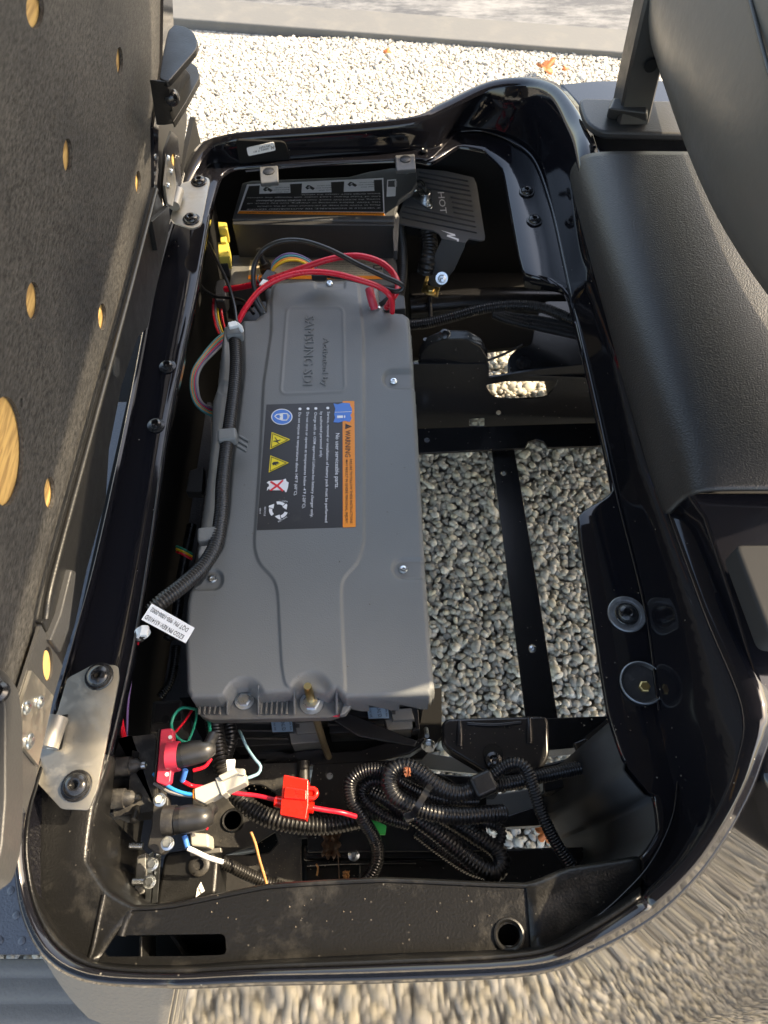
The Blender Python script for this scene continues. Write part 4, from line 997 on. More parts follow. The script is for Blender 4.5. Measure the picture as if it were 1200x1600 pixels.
# near crossmember
prism('near_crossmember', [at(850,1122,.42), at(960,1118,.42), at(990,1160,.42), at(856,1172,.42)], .05, M['dark'], fr, .002)
prism('near_rail', [at(845,1195,.455), at(940,1172,.455), at(1000,1150,.455), at(1010,1190,.455), at(930,1218,.455), at(850,1238,.455)], .06, M['dark'], fr, .003)
prism('gusset', [at(896,1160,.47), at(930,1148,.47), at(958,1110,.50), at(966,1150,.50), at(930,1168,.47), at(900,1172,.47)], .008, M['dark'], fr, .003, 3)
ncv = [(690,1130),(700,1122),(850,1118),(857,1124),(859,1180),(852,1196),(832,1208),(790,1212),(762,1208),(702,1172),(692,1160)]
pprism('near_bracket', rounded(ncv, 7), .50, .03, M['dark'], fr, .005, 3)
tube('bracket_crease', [(730,1131,.499),(772,1133,.500),(814,1129,.499)], 7, M['dark'], fr)
for (x, y0, y1) in ((717, 1128, 1166), (826, 1124, 1162)): tube('bracket_crease', [(x,y0,.496),(x+1,(y0+y1)/2,.499),(x+1,y1,.499)], 11, M['dark'], fr)
lathe('bracket_slot', [(.0125, 0), (.0125, .0006), (.0003, .0006)], at(770, 1178, .501), (0, 0, 1), M['deep'], fr, 20)
lathe('bolt', [(.0105, 0), (.010, .003), (.006, .0045), (.0045, .003), (.0003, .002)], at(771, 1188, .502), (0, 0, 1), M['bolt'], fr, 20)
lathe('bolt_shaft', [(.003, -.02), (.003, .004)], at(667, 1148, .47), (0, -.7, 1), M['zinc'], fr)
hexhead('bolt', at(669, 1164, .47), .0065, .007, M['zinc'], fr, True, (0, -.8, .6))
# lower rails with gaps to the pebbles
prism('cross_rail', [at(640,1205,.40), at(765,1215,.40), at(780,1240,.40), at(640,1240,.40)], .05, M['dark'], fr, .002)
prism('inner_web', [at(640,1170,.30), at(770,1195,.30), at(770,1212,.30), at(640,1200,.30)], .006, M['alu'], fr, .002)
lw = prism('lower_web', [at(745,1246,.33), at(850,1228,.33), at(905,1236,.33), at(910,1262,.33), at(800,1276,.33), at(770,1292,.33), at(735,1290,.33)], .006, M['alu'], fr, .002)
pprism('lower_rail', [(770,1282),(835,1260),(905,1262),(905,1278),(840,1290),(798,1292),(770,1296)], .36, .03, M['dark'], fr, .002)
pprism('near_lower_rail', [(560,1330),(660,1322),(790,1326),(960,1322),(990,1420),(560,1420)], .42, .05, M['dark'], fr, .003)
pprism('left_web', [(640,1235),(760,1240),(760,1300),(790,1330),(640,1330)], .34, .01, M['deep'], fr, 0)
# right bucket wall: grey rounded inner wall of the corner
bw = []
for i in range(int(17.3*SUB), int(22.8*SUB)):
    n = outv(i, Ec); p = Ec[i]+n*.004-V((0, 0, .006)); bw.append((p, p+V((-.006, 0, -.20)), p+V((-.02, 0, -.36))))
n_ = len(bw)
o = fixn(mk('corner_bucket', [p for b in bw for p in b], [(3*i+k, 3*i+k+1, 3*i+k+4, 3*i+k+3) for i in range(n_-1) for k in range(2)], M['rock'], body, sharp=180))
s = o.modifiers.new('thickness', 'SOLIDIFY'); s.thickness = .003

# base plates near left (dusty black frame pan)
npn = thing('front_frame_pan', at(500, 1290, .38), 'dusty black steel pan under the conduits with round holes', 'frame pan')
pflat('left_pan', [(300,1180),(372,1186),(462,1180),(476,1192),(480,1240),(470,1262),(472,1390),(300,1420)], [ell(378,1214,11,9,16), rounded([(352,1240),(378,1226),(410,1226),(432,1240),(434,1262),(400,1262),(366,1262)], 8), [(350,1336),(395,1322),(430,1300),(434,1316),(420,1332),(392,1336)], ell(364,1282,14,14,20)], .43, .006, M['blackdust'], npn, .002)
lathe('hole_ring', [(.0115, 0), (.0115, .003), (.0135, .0035), (.0155, 0)], at(364, 1282, .43), (0, 0, 1), M['black'], npn, 24)
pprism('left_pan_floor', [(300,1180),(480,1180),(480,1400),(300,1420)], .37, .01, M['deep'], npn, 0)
pprism('grey_casting', [(340,1262),(396,1262),(400,1330),(345,1340)], .385, .02, M['alu'], npn, .004)
pflat('right_pan', [(490,1193),(640,1186),(660,1200),(700,1215),(740,1245),(760,1290),(760,1330),(480,1332),(478,1262)], [ell(515,1212,5,5.5,14)], .44, .006, M['dark'], npn, .002)
lathe('pan_rivet', [(.004, -.001), (.0035, .001), (.0003, .001)], at(515, 1212, .437), (0, 0, 1), M['zinc'], npn, 14)
pprism('front_channel', [(472,1318),(600,1316),(790,1322),(790,1345),(473,1345)], .425, .01, M['dark'], npn, .004)
pprism('front_trough', [(476,1340),(800,1340),(830,1400),(476,1400)], .41, .01, M['dark'], npn, .005)
tube('pan_fold', [(480,1350,.425),(540,1347,.425),(650,1346,.425)], 8, M['dark'], npn)
lathe('pan_bolt', [(.0075, 0), (.0075, .002), (.004, .003), (.003, .001), (.0003, .001)], at(553, 1336, .428), (0, 0, 1), M['zinc'], npn, 18)
tube('pan_boss', [(474,1190,.43),(475,1250,.43),(475,1310,.43)], 20, M['blackdust'], npn)

# ================================================================= CONTROLLER BOXES
cb = thing('controller_cover', at(490, 320, .5), 'black box cover with white bordered warning label at the far end', 'cover')
zc = .60
ctop = [(378,286),(392,282),(545,276),(575,268),(612,262),(650,262),(652,284),(644,298),(624,312),(619,328),(617,345),(362,343)]
prism('cover_top', [at(x, y, zc) for x, y in ctop], .012, M['cover'], cb, .003, 3)
prism('cover_front', [at(363,344,zc-.002), at(616,346,zc-.002), at(616,352,zc-.002), at(363,350,zc-.002)], .085, M['base'], cb, .002)
prism('cover_side', [at(613,346,zc-.001), at(620,330,zc-.001), at(624,338,zc-.001), at(621,392,zc-.03), at(615,392,zc-.03)], .02, M['cover'], cb, .001)
for pts in ([(405,260),(434,258),(435,284),(407,286)], [(617,242),(648,240),(650,264),(619,266)]):
    prism('mounting_tab', [at(x, y, .699) for x, y in pts], .008, M['cover'], cb, .002)
    cxx = sum(p[0] for p in pts)/4; cyy = sum(p[1] for p in pts)/4
    lathe('push_rivet', [(.0095, 0), (.009, .0015), (.005, .003), (.0003, .0034)], at(cxx, cyy-4, .699), (0, 0, 1), M['black'], cb, 18)
    lathe('moulded_peg', [(.005, 0), (.004, .006), (.002, .007)], at(cxx+1, cyy+17, .605), (0, 0, 1), M['cover'], cb, 12)
zk = zc+.0008
cl = pflat('warning_label', [(386,288),(599,278),(601,336),(371,333)], [[(389,290.5),(597,280.5),(599,331),(375,329)]], zk, .0006, M['white'], cb)
pflat('label_ground', [(389,290.5),(597,280.5),(599,331),(375,329)], [], zk-.0001, .0006, M['lblblack'], cl)
pflat('label_orange_band', [(374,329.5),(600,332),(601,336.5),(371,333.5)], [], zk+.0005, .0004, M['orange'], cl)
zk2 = zk+.0006
for (x0, y0, x1, y1) in ((406,288,453,302), (472,285,517,301), (538,280,584,299)):
    pflat('label_picture', [(x0,y0+1),(x1,y0-1),(x1+1,y1-1),(x0-1,y1+.5)], [], zk2, .0004, M['white'], cl)
    ptext('picture_print', [('Read manual', x0+46, y0+4, x0+24, y0+5, 2.2), ('Before you', x0+46, y0+7.5, x0+22, y0+8.5, 2.2), ('use this', x0+46, y0+11, x0+26, y0+12, 2.2)], zk2+.0003, M['ink'], cl)
    pflat('picture_sketch', [(x0+5,y0+8),(x0+9,y0+4),(x0+13,y0+5),(x0+20,y0+9),(x0+17,y0+12),(x0+12,y0+9),(x0+8,y0+11)], [[(x0+8,y0+8),(x0+12,y0+6),(x0+13,y0+8)]], zk2+.0003, .0002, M['ink'], cl)
txt = ['Switch DOES NOT release the vehicle.', 'Use of Total Power Load under will damage the vehicle', 'towing, the RUN/TOW Switch must be in the TOW position.', 'Use TOW. Before servicing or charging, turn key switch off', 'Place in TOW and keep all personnel clear of the vehicle', 'IF VEHICLE IS INOPERABLE, SEE AUTHORIZED SERVICE']
ls = []
for i, s in enumerate(txt):
    y = 303+i*4.5; ls.append((s, 594, y-1.5, 394+(-1)**i*8 if i else 470, y+2.0-1.2, 2.6))
ptext('label_lettering', ls, zk2, M['white'], cl)
ptext('label_lettering', [('DOES NOT Release', 470, 312, 400, 313, 3.2)], zk2+.0003, M['white'], cl)
ptext('label_heading', [('WARNING! FAILURE TO FOLLOW THESE INSTRUCTIONS MAY RESULT IN SEVERE INJURY', 595, 332.6, 385, 331, 2.5)], zk+.0009, M['ink'], cl)
pflat('barcode_label', [(605,281),(619,280),(618,306),(604,307)], [[(606.5,282),(617.8,281.5),(617.5,292),(606,292)]], zk, .0005, M['white'], cb)
ptext('barcode_print', [('22020', 616.5, 283, 616.5, 291.5, 4)], zk, M['white'], cb)
# lower controller
lc = thing('motor_controller', at(490, 425, .45), 'dusty grey controller with tan and orange label below the black cover', 'controller')
zo = .525
pprism('controller_top', [(362,398),(616,396),(630,446),(358,446)], zo, .05, M['battdust'], lc, .003)
l2 = pflat('controller_label', [(391,406),(596,404),(600,434),(388,433)], [], zo+.0006, .0005, M['tan'], lc)
pflat('label_orange_band', [(388,430),(600,431),(600,436),(388,436)], [], zo+.001, .0004, M['orange'], l2)
ls = [('Use of this vehicle with the cover removed may cause burns', 590-(i % 2)*8, 409+i*3.6, 440+(i % 3)*9, 409.3+i*3.6, 2.0) for i in range(6)]
ptext('label_lettering', ls, zo+.0012, M['ink'], l2)
pflat('label_picture', [(583,414),(597,414),(597,421),(583,421)], [[(585,415.5),(595,415.5),(595,419.5),(585,419.5)]], zo+.0012, .0002, M['ink'], l2)
for k in range(5): pass
bt = lathe('cable_boot', [(.013, 0), (.0125, .006), (.010, .0065), (.0115, .012), (.009, .0125), (.010, .018), (.0075, .019), (.0045, .032), (.005, .045), (.0003, .046)], at(418, 424, zo), (-.25, .2, 1), M['boot'], lc, 18)
vs, fs = tube_geo([at(628,356,.50), at(632,400,.49), at(634,440,.48), at(628,480,.47)], .010, 12)
fc = conduit('flexible_hose', [(624,352,.54),(628,390,.53),(628,430,.52),(622,470,.51)], 17, M['conduitdusty'], None, depth=.25); tag(fc, 'dusty ribbed black hose right of the controller box', 'hose')

# yellow connector
yc = thing('yellow_connector', at(350, 380, .56), 'yellow two piece plug standing left of the controller box', 'connector')
pprism('plug_head', [(340,346),(354,347),(355,358),(341,357)], .60, .03, M['yelplast'], yc, .002)
pprism('plug_neck', [(343,357),(353,357),(354,378),(344,378)], .585, .02, M['yelplast'], yc, .002)
pprism('plug_body', [(340,378),(357,378),(358,400),(341,401)], .58, .03, M['yelplast'], yc, .002)
pprism('plug_base', [(343,401),(357,400),(356,412),(344,412)], .565, .03, M['base'], yc, .002)

# ================================================================= HOT GRILLE
gr = thing('slotted_guard', at(690, 330, .6), 'black slotted metal guard marked HOT at the far right of the box', 'guard')
G = lambda x, y: (610+x/6.956, 250+y/6.956)
gout = rounded([G(280,90), G(600,118), G(905,190), G(935,260), G(1030,840), G(1020,865), G(985,872), G(850,850), G(822,880), G(815,900), G(560,855), G(530,800), G(470,765), G(70,680), G(85,600)], 2.5)
hs = []
for k in range(12):
    y0 = 175+k*57
    x0, x1 = 300-k*14, 850+k*8
    if 5 <= k <= 8: x0 = 655+(k-5)*8
    if k in (9, 10, 11): x0 = 130; y0 -= 0
    sl_ = (x1-x0)*.17
    y1 = y0+sl_*1.0
    if k < 5 or k >= 9: yL = y0+40-(.17*(0 if k >= 9 else 1))*80; 
    xa, xb = G(x0, y1-(x1-x0)*.17-0), G(x1, y1)
    hs.append([(xa[0], xa[1]-1.1), (xb[0], xb[1]-1.1), (xb[0]+1.1, xb[1]), (xb[0], xb[1]+1.3), (xa[0], xa[1]+1.3), (xa[0]-1.1, xa[1])])
hs2 = []
def slotline(x0, y0, x1, y1):
    a, b = G(x0, y0), G(x1, y1); return [(a[0], a[1]-1.2), (b[0], b[1]-1.2), (b[0]+1.2, b[1]), (b[0], b[1]+1.3), (a[0], a[1]+1.3), (a[0]-1.2, a[1])]
for (x0, y0, x1, y1) in ((310,130,840,230),(305,180,850,283),(300,232,860,336),(300,285,872,388),(655,405,880,447),(665,455,890,502),(675,512,900,557),(685,568,910,614),(150,505,915,672),(125,560,925,728),(125,625,935,790)):
    hs2.append(slotline(x0, y0, x1, y1))
zg = .575
pflat('guard_plate', gout, hs2, zg, .003, M['guard'], gr, .0004)
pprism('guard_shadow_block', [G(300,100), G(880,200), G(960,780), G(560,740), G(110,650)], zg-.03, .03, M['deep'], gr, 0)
ptext('hot_lettering', [('HOT', *G(515,350), *G(545,580), 10)], zg+.0006, M['nylon'], gr)
pflat('paint_mark', [G(555,765), G(700,805), G(708,826), G(640,822), G(745,858), G(742,885), G(724,884), G(722,868), G(612,828), G(620,812), G(668,812)], [], zg+.0006, .0004, M['white'], gr)
# thermal switch on the plate
lathe('sensor_flange', [(.012, 0), (.012, .002), (.0003, .002)], at(*G(370,400), zg), (0, 0, 1), M['zinc'], gr, 24)
prism('sensor_lug', [at(*G(x, y), zg+.0022) for x, y in ((245,320),(285,318),(460,450),(462,500),(440,525),(400,515),(240,410))], .002, M['zinc'], gr, .0006)
lathe('sensor_can', [(.0085, 0), (.0085, .010), (.0105, .011), (.0105, .0135), (.0095, .0145), (.0003, .0145)], at(*G(370,420), zg+.002), (0, 0, 1), M['zinc'], gr, 24)
for (x, y) in ((268, 330), (425, 490)): lathe('rivet', [(.003, 0), (.002, .002), (.0003, .002)], at(*G(x, y), zg+.002), (0, 0, 1), M['zinc'], gr, 12)
tube('sensor_wire', [(663,298,.592),(661,290,.60),(656,284,.598),(648,285,.595),(640,290,.58)], 2.6, M['blkwire'], gr, sides=8)
tube('sensor_wire', [(665,299,.592),(664,291,.60),(660,283,.60),(650,282,.597),(640,287,.58)], 2.6, M['blkwire'], gr, sides=8)
# leg of the guard
gl = prism('guard_leg', [at(*G(560,860), zg-.002), at(*G(815,902), zg-.002), at(*G(805,950), zg-.02), at(*G(690,1200), .50), at(*G(640,1260), .488), at(*G(545,1390), .475), at(*G(440,1370), .475), at(*G(410,1320), .48), at(*G(425,1200), .50), at(*G(470,1060), .53)], V((0, .003, -.002)), M['guard'], gr, .001)
ax = (0, -.72, .6)
lathe('washer', [(.0115, 0), (.0115, .002), (.0003, .002)], at(*G(557,1285), .495), ax, M['zinc'], gr, 24)
lathe('nut', [(.0075, .002), (.0075, .008), (.006, .009), (.0003, .009)], at(*G(557,1290), .495), ax, M['zinc'], gr, 6, sharp=20)
lathe('stud', [(.0040, .008), (.0040, .026), (.003, .027), (.0003, .027)], at(*G(557,1300), .495), ax, M['zinc'], gr, 14)
prism('copper_tab', [at(*G(x, y), .47) for x, y in ((420,1150),(440,1160),(400,1360),(535,1385),(515,1480),(480,1480),(335,1425),(350,1380))], .003, M['brass'], gr, .0006)
hexhead('bolt', at(*G(433,1430), .472), .0075, .007, M['brass'], gr)
tube('probe', [(671,464,.46),(672,480,.45),(673,500,.45)], 7, M['black'], gr)
dr = conduit('bellows', [(668,360,.54),(671,385,.53),(668,408,.52),(664,425,.50)], 27, M['conduitdusty'], None, depth=.14); tag(dr, 'black ribbed bellows under the slotted guard', 'bellows')

# ================================================================= CABLES AND CONDUITS
def cable(name, pts, w, m, label, cat='cable', group=None, **k):
    o = tube(name, pts, w, m, None, **k); return tag(o, label, cat, group)
def cond(pts, w, label, m='conduit', group=None, **k):
    o = conduit('corrugated_conduit', pts, w, M[m], None, **k); return tag(o, label, 'conduit', group)
cable('battery_cable', [(372,503,.655),(386,478,.665),(408,452,.675),(440,434,.685),(480,425,.69),(520,427,.69),(560,437,.685),(594,449,.675),(611,465,.665),(613,488,.63)], 9, M['redwire'], 'thick red cable arching from the white zip tie across the battery neck')
cable('battery_cable', [(352,452,.60),(385,447,.62),(430,434,.65),(475,418,.67),(520,404,.68),(560,400,.685),(595,410,.68),(615,428,.67),(622,448,.665),(616,462,.66),(604,480,.62)], 10, M['redwire'], 'second red cable looping behind the neck up to the red boot')
cable('battery_cable', [(414,488,.62),(402,465,.64),(396,440,.66),(398,412,.68),(412,390,.69),(440,377,.70),(475,377,.70),(515,390,.70),(560,413,.69),(600,432,.685),(626,444,.68),(629,452,.675),(616,455,.67),(580,444,.66),(540,434,.65),(500,430,.64)], 8, M['blkwire'], 'black cable forming the tallest loop over the grey controller')
cable('thin_wire', [(323,374,.60),(338,405,.62),(356,442,.64),(366,475,.655),(370,503,.66)], 5, M['blkwire'], 'thin black wire hanging from the rail to the white zip tie', 'wire')
cable('thin_wire', [(310,442,.58),(322,455,.58),(340,464,.58),(365,466,.59),(382,472,.60),(396,490,.61)], 5, M['blkwire'], 'thin black wire sagging left of the battery neck', 'wire')
for i, (mm_, off, lab) in enumerate((('yelwire', 0, 'yellow wire arching beside the black connector'), ('orwire', -2.5, 'orange wire arching above the yellow wire'), ('tealwire', -6, 'teal wire arching between orange and purple wires'), ('purwire', -9, 'purple wire arching topmost of the coloured wires'))):
    cable('signal_wire', [(422-off*.2,432,.64),(430+off*.3,418+off*.8,.65),(446+off*.2,408+off*1.1,.66),(464,407+off,.66),(482-off*.5,415+off*.6,.655),(494-off*.6,430,.64)], 4, M[mm_], lab, 'wire')
bc = thing('black_connector', at(418, 440, .62), 'black clip connector with a white patch beside the battery neck', 'connector')
box('connector_shell', at(420, 436, .64), (.018, .024, .016), M['black'], bc, .002, Matrix.Rotation(-.4, 3, 'Z'))
box('connector_patch', at(413, 443, .652), (.011, .013, .004), M['white'], bc, .0005, Matrix.Rotation(-.4, 3, 'Z'))
tube('connector_strap', [(404,430,.645),(402,436,.645),(406,443,.645),(412,436,.645)], 3, M['black'], bc)
bk = box('wire_splice', at(499, 430, .65), (.024, .014, .014), M['black'], None, .003); tag(bk, 'black tape bundle where the coloured wires dive behind the battery neck', 'splice')
# terminals at the battery neck
rbt = thing('red_cable_boot', at(582, 470, .60), 'red rubber boot over a terminal right of the battery neck', 'terminal boot')
vs, fs = tube_geo(catmull([at(577,452,.64), at(580,465,.635), at(585,482,.62)], .004), .0068, 14); mk('boot', vs, fs, M['pink'], rbt)
for x in (580, 586, 591): lathe('contact', [(.003, 0), (.003, .008), (.001, .009)], at(x, 486, .615), (0, 0, 1), M['zinc'], rbt, 10)
bbt = thing('black_cable_boot', at(405, 480, .60), 'black rubber boot over a terminal left of the battery neck', 'terminal boot')
vs, fs = tube_geo(catmull([at(398,462,.64), at(402,475,.63), at(410,488,.62)], .004), .006, 14); mk('boot', vs, fs, M['boot'], bbt)
for x in (408, 413): lathe('contact', [(.003, 0), (.003, .008), (.001, .009)], at(x, 492, .615), (0, 0, 1), M['zinc'], bbt, 10)
tpc = thing('terminal_post', at(600, 480, .58), 'dark grey angled plastic terminal support right of the red boot', 'terminal')
pprism('post_block', [(588,452),(632,462),(634,482),(590,486)], .59, .04, M['base'], tpc, .002)
tube('post_strut', [(592,478,.60),(602,470,.61),(612,462,.62)], 8, M['base'], tpc)
# main conduit on battery
cond([(366,518,.648),(369,560,.648),(367,600,.648),(361,650,.648),(354,700,.648),(348,755,.648),(346,800,.65),(338,848,.655),(318,884,.665),(286,914,.68),(255,938,.69),(236,956,.69)], 23, 'long corrugated conduit clipped along the left side of the battery cover', 'conduitdusty')
zt1 = thing('white_zip_tie', at(368, 508, .66), 'white zip tie at the top end of the long conduit', 'zip tie')
vs, fs = tube_geo([at(359,509,.66), at(364,505,.672), at(370,506,.674), at(376,511,.668), at(378,517,.66)], .0032, 10); mk('tie_band', vs, fs, M['nylon'], zt1)
box('tie_head', at(364, 508, .674), (.012, .010, .006), M['nylon'], zt1, .001, Matrix.Rotation(.3, 3, 'Z'))
# tag with print
tg = thing('white_tag', at(262, 978, .70), 'white part number tag wrapped on the long conduit end', 'tag')
zt_ = .705
tq = [(237,943),(304,981),(290,1005),(221,968)]
pprism('tag_paper', tq, zt_, .0006, M['white'], tg, 0)
def TT(s, a, b, h): return (s, at(*a, zt_+.0005), at(*b, zt_+.0005), h)
text('tag_print', [TT('EZGO PN REV: 651410/D', (288.5,993), (229.5,960), .0052), TT('DQT PN: 900-1000-0002', (295.5,982), (238.5,949), .0052)], M['ink'], tg)
fit = thing('conduit_end_fitting', at(218, 988, .68), 'white nylon cuff closing the long conduit below the tag', 'fitting')
lathe('cuff', [(.006, 0), (.0085, .001), (.0085, .008), (.007, .009)], at(220, 984, .685), (.5, -.7, .1), M['nylon'], fit, 14)
box('cuff_head', at(226, 986, .70), (.008, .012, .006), M['nylon'], fit, .001)
vs, fs = tube_geo(catmull([at(219,988,.685), at(214,1000,.68)], .0015), lambda i: .0075 if i % 3 else .0062, 12); mk('collar', vs, fs, M['black'], fit)
cable('battery_cable', [(214,1000,.67),(207,1030,.64),(200,1060,.62),(190,1095,.61),(188,1120,.60),(194,1155,.58)], 9, M['redwire'], 'red cable dropping from the conduit end beside the left rail')
cable('thin_wire', [(212,1000,.66),(206,1050,.62),(200,1100,.60),(198,1150,.58)], 4, M['purwire'], 'thin dark wire beside the red cable at the left rail', 'wire')
# left wire loom
for i, (mm_, w, lab) in enumerate((('redwire', 0, 'red wire of the loom left of the battery'), ('greenwire', 1, 'green wire of the loom left of the battery'), ('orwire', 2, 'orange wire of the loom left of the battery'), ('purwire', -1, 'purple wire of the loom left of the battery'), ('greywire', -2.4, 'grey wire of the loom left of the battery'), ('tealwire', 3, 'teal wire on the outside of the loom left of the battery'))):
    cable('loom_wire', [(352,528-w*3,.55),(336,542-w*3.5,.56),(318,562-w*3,.57),(306-w*1.5,583-w*1.5,.575),(304-w*2,606,.575),(310-w*1.5,628+w,.57),(324,640+w*2.2,.56),(342,644+w*2.5,.54)], 4, M[mm_], lab, 'wire')
for mm_, x, lab in (('redwire', 334, 'red wire below the dark plug left of the neck'), ('yelwire', 341, 'yellow wire below the dark plug left of the neck'), ('greywire', 338, 'grey wire below the dark plug left of the neck'), ('redwire', 347, 'second red wire beside the yellow one left of the neck')):
    cable('loom_wire', [(x,468,.54),(x-1,485,.54),(x+2,505,.53),(x+8,522,.52)], 4, M[mm_], lab, 'wire')
dp = pprism('dark_plug', [(338,438),(352,434),(354,462),(350,470),(336,470),(335,450)], .56, .03, M['base'], None, .003); tag(dp, 'dark grey plug above the coloured wires left of the neck', 'connector')
lp = pprism('latch_bracket', [(296,735),(318,728),(316,768),(290,768)], .50, .02, M['base'], None, .002); tag(lp, 'dark bracket deep in the gap left of the battery', 'bracket')
for mm_, y, lab in (('redwire', 862, 'short red wire end in the gap beside the conduit bend'), ('yelwire', 858, 'short yellow wire end in the gap beside the conduit bend'), ('greenwire', 854, 'short green wire end in the gap beside the conduit bend')):
    cable('loom_wire', [(276,y,.52),(286,y+4,.53),(300,y+12,.52)], 4, M[mm_], lab, 'wire')
cond([(262,1000,.45),(276,960,.45),(284,900,.44),(300,820,.43)], 16, 'thin corrugated conduit deep in the dark gap left of the battery')
cond([(250,1090,.42),(268,1060,.42),(276,1010,.42)], 14, 'short corrugated conduit deep below the white tag')
# right-hand conduits
cond([(640,508,.52),(672,504,.53),(710,494,.54),(755,482,.55),(800,477,.555),(850,482,.56),(905,505,.56)], 17, 'black conduit running right from the battery shoulder under the rim')
for k, lab in enumerate(('upper braided sleeve under the conduit at the right rim', 'middle braided sleeve under the conduit at the right rim', 'lowest braided sleeve under the conduit at the right rim')):
    cond([(770,486+k*3,.53),(800,493+k*5,.53),(840,498+k*7,.53),(905,510+k*8,.54)], 11, lab, pitch=.003, depth=.22)
# near conduits
cond([(332,1112,.50),(336,1140,.51),(343,1180,.52),(354,1215,.52),(374,1246,.52),(402,1270,.52),(445,1285,.52),(500,1290,.51),(548,1283,.50),(600,1268,.48)], 30, 'thick conduit sweeping from below the battery to the coiled bundle', 'conduitdusty')
cond([(352,1118,.47),(360,1150,.47),(352,1180,.46),(344,1200,.45)], 24, 'fat black conduit beside the sweeping one under the battery ledge', depth=.08)
cond([(346,1346,.53),(370,1358,.52),(395,1370,.51),(430,1384,.50),(480,1396,.49)], 20, 'short conduit carrying the white wire towards the near edge', 'conduitdusty')
cond([(560,1388,.49),(580,1366,.50),(590,1340,.51),(586,1312,.52),(567,1280,.54),(549,1248,.55),(548,1220,.56),(570,1204,.565),(602,1205,.565),(630,1218,.56)], 21, 'slim conduit making the leftmost loop of the coil')
cond([(640,1288,.53),(605,1277,.535),(575,1255,.54),(566,1235,.545),(580,1221,.55),(608,1224,.55),(640,1245,.545)], 19, 'slim conduit making the inner loop of the coil')
cond([(579,1238,.525),(608,1252,.53),(640,1272,.54),(675,1296,.545),(715,1327,.55),(750,1355,.55),(772,1364,.55),(784,1350,.545),(775,1328,.54),(745,1308,.535),(710,1286,.53),(680,1270,.53)], 28, 'thick conduit forming the long lower right loop of the coil', depth=.14)
cond([(788,1270,.56),(760,1272,.57),(725,1275,.575),(685,1272,.58),(648,1262,.58),(618,1245,.58),(608,1222,.58),(614,1204,.58),(634,1197,.58),(658,1208,.58),(684,1229,.58),(718,1240,.575),(752,1228,.57)], 27, 'thick conduit forming the upper loop and blunt right end of the coil', depth=.14)
cond([(620,1218,.56),(645,1232,.565),(672,1243,.57),(705,1250,.57),(745,1252,.56)], 18, 'slim conduit lying between the two thick ones of the coil')
cond([(735,1286,.53),(760,1286,.54),(778,1292,.54),(784,1306,.54),(776,1324,.54),(768,1336,.54)], 17, 'tight little conduit bend at the right end of the coil')
cond([(650,1300,.50),(690,1330,.50),(730,1356,.50),(760,1366,.505)], 19, 'slim conduit running under the lower loop of the coil')
cond([(748,1228,.565),(790,1225,.56),(840,1214,.55),(895,1202,.54),(940,1193,.535),(990,1180,.53)], 22, 'conduit leaving the coil to the right under the rim')
cond([(756,1222,.57),(772,1210,.575),(790,1197,.58),(808,1193,.585),(822,1202,.585),(832,1228,.58),(846,1270,.57),(866,1312,.56),(892,1352,.55)], 20, 'conduit arching over the bracket and down to the near right edge')
jn = box('conduit_junction', at(755, 1226, .58), (.028, .026, .018), M['black'], None, .005, Matrix.Rotation(.4, 3, 'Z'), 3); tag(jn, 'black wrapped junction where two conduits part over the bracket', 'junction')
zt2 = thing('black_zip_tie', at(655, 1255, .6), 'black zip tie binding the coiled conduits', 'zip tie')
bnd = [at(676,1226,.585), at(668,1234,.603), at(658,1252,.607), at(648,1268,.600), at(640,1278,.575)]
cp = catmull(bnd, .004); vv = []; ff = []
for i, p in enumerate(cp):
    t_ = (cp[min(i+1, len(cp)-1)]-cp[max(i-1, 0)]).normalized(); sd = t_.cross(V((0, 0, 1))).normalized()*.0035
    vv += [p-sd, p+sd, p+sd+V((0, 0, .002)), p-sd+V((0, 0, .002))]
for i in range(len(cp)-1):
    for k in range(4): ff.append((i*4+k, i*4+(k+1) % 4, i*4+4+(k+1) % 4, i*4+4+k))
fixn(mk('tie_band', vv, ff, M['conduit'], zt2, sharp=30)); box('tie_head', at(638, 1277, .585), (.010, .010, .008), M['conduit'], zt2, .001, Matrix.Rotation(.4, 3, 'Z'))
gc = pprism('green_clip', [(578,1280),(592,1284),(604,1290),(602,1304),(592,1304),(584,1292)], .515, .008, M['green'], None, .001); tag(gc, 'bright green plastic clip under the coiled conduits', 'clip')

# ---------------- terminal block, boots, connector, fuse
tb = thing('terminal_block', at(205, 1210, .5), 'dusty black switch block with two horizontal plungers at the left wall', 'switch block')
zt3 = .60
pprism('block_body', [(194,1152),(238,1147),(243,1150),(243,1262),(235,1268),(178,1276),(176,1262),(200,1258),(206,1150)], zt3, .05, M['block'], tb, .002)
pprism('block_back', [(172,1155),(208,1152),(206,1262),(162,1275)], zt3-.018, .04, M['block'], tb, .002)
for (y, x0, x1) in ((1197, 168, 222), (1247, 162, 213)):
    vs, fs = tube_geo([at(x0,y+2,zt3+.006), at(x1-18,y,zt3+.006), at(x1-17.5,y,zt3+.006), at(x1-8,y-1,zt3+.006), at(x1,y-1,zt3+.006)], lambda i: (.0105, .0105, .0085, .0078, .003)[i], 18); mk('plunger', vs, fs, M['block'], tb, sharp=35)
    pprism('plunger_cradle', [(x0-2,y+8),(x1-15,y+6),(x1-15,y+12),(x0-2,y+14)], zt3+.002, .02, M['block'], tb, .001)
    lathe('plunger_tip', [(.0045, 0), (.004, .004), (.001, .006)], at(x1, y-1, zt3+.006), (1, 0, 0), M['zinc'] if y < 1200 else M['black'], tb, 12)
pprism('block_notch', [(207,1172),(218,1176),(214,1190),(206,1186)], zt3+.0005, .001, M['deep'], tb, 0)
lathe('block_stud', [(.004, 0), (.004, .02), (.001, .021)], at(214, 1262, zt3), (.1, -.6, .5), M['black'], tb, 12)
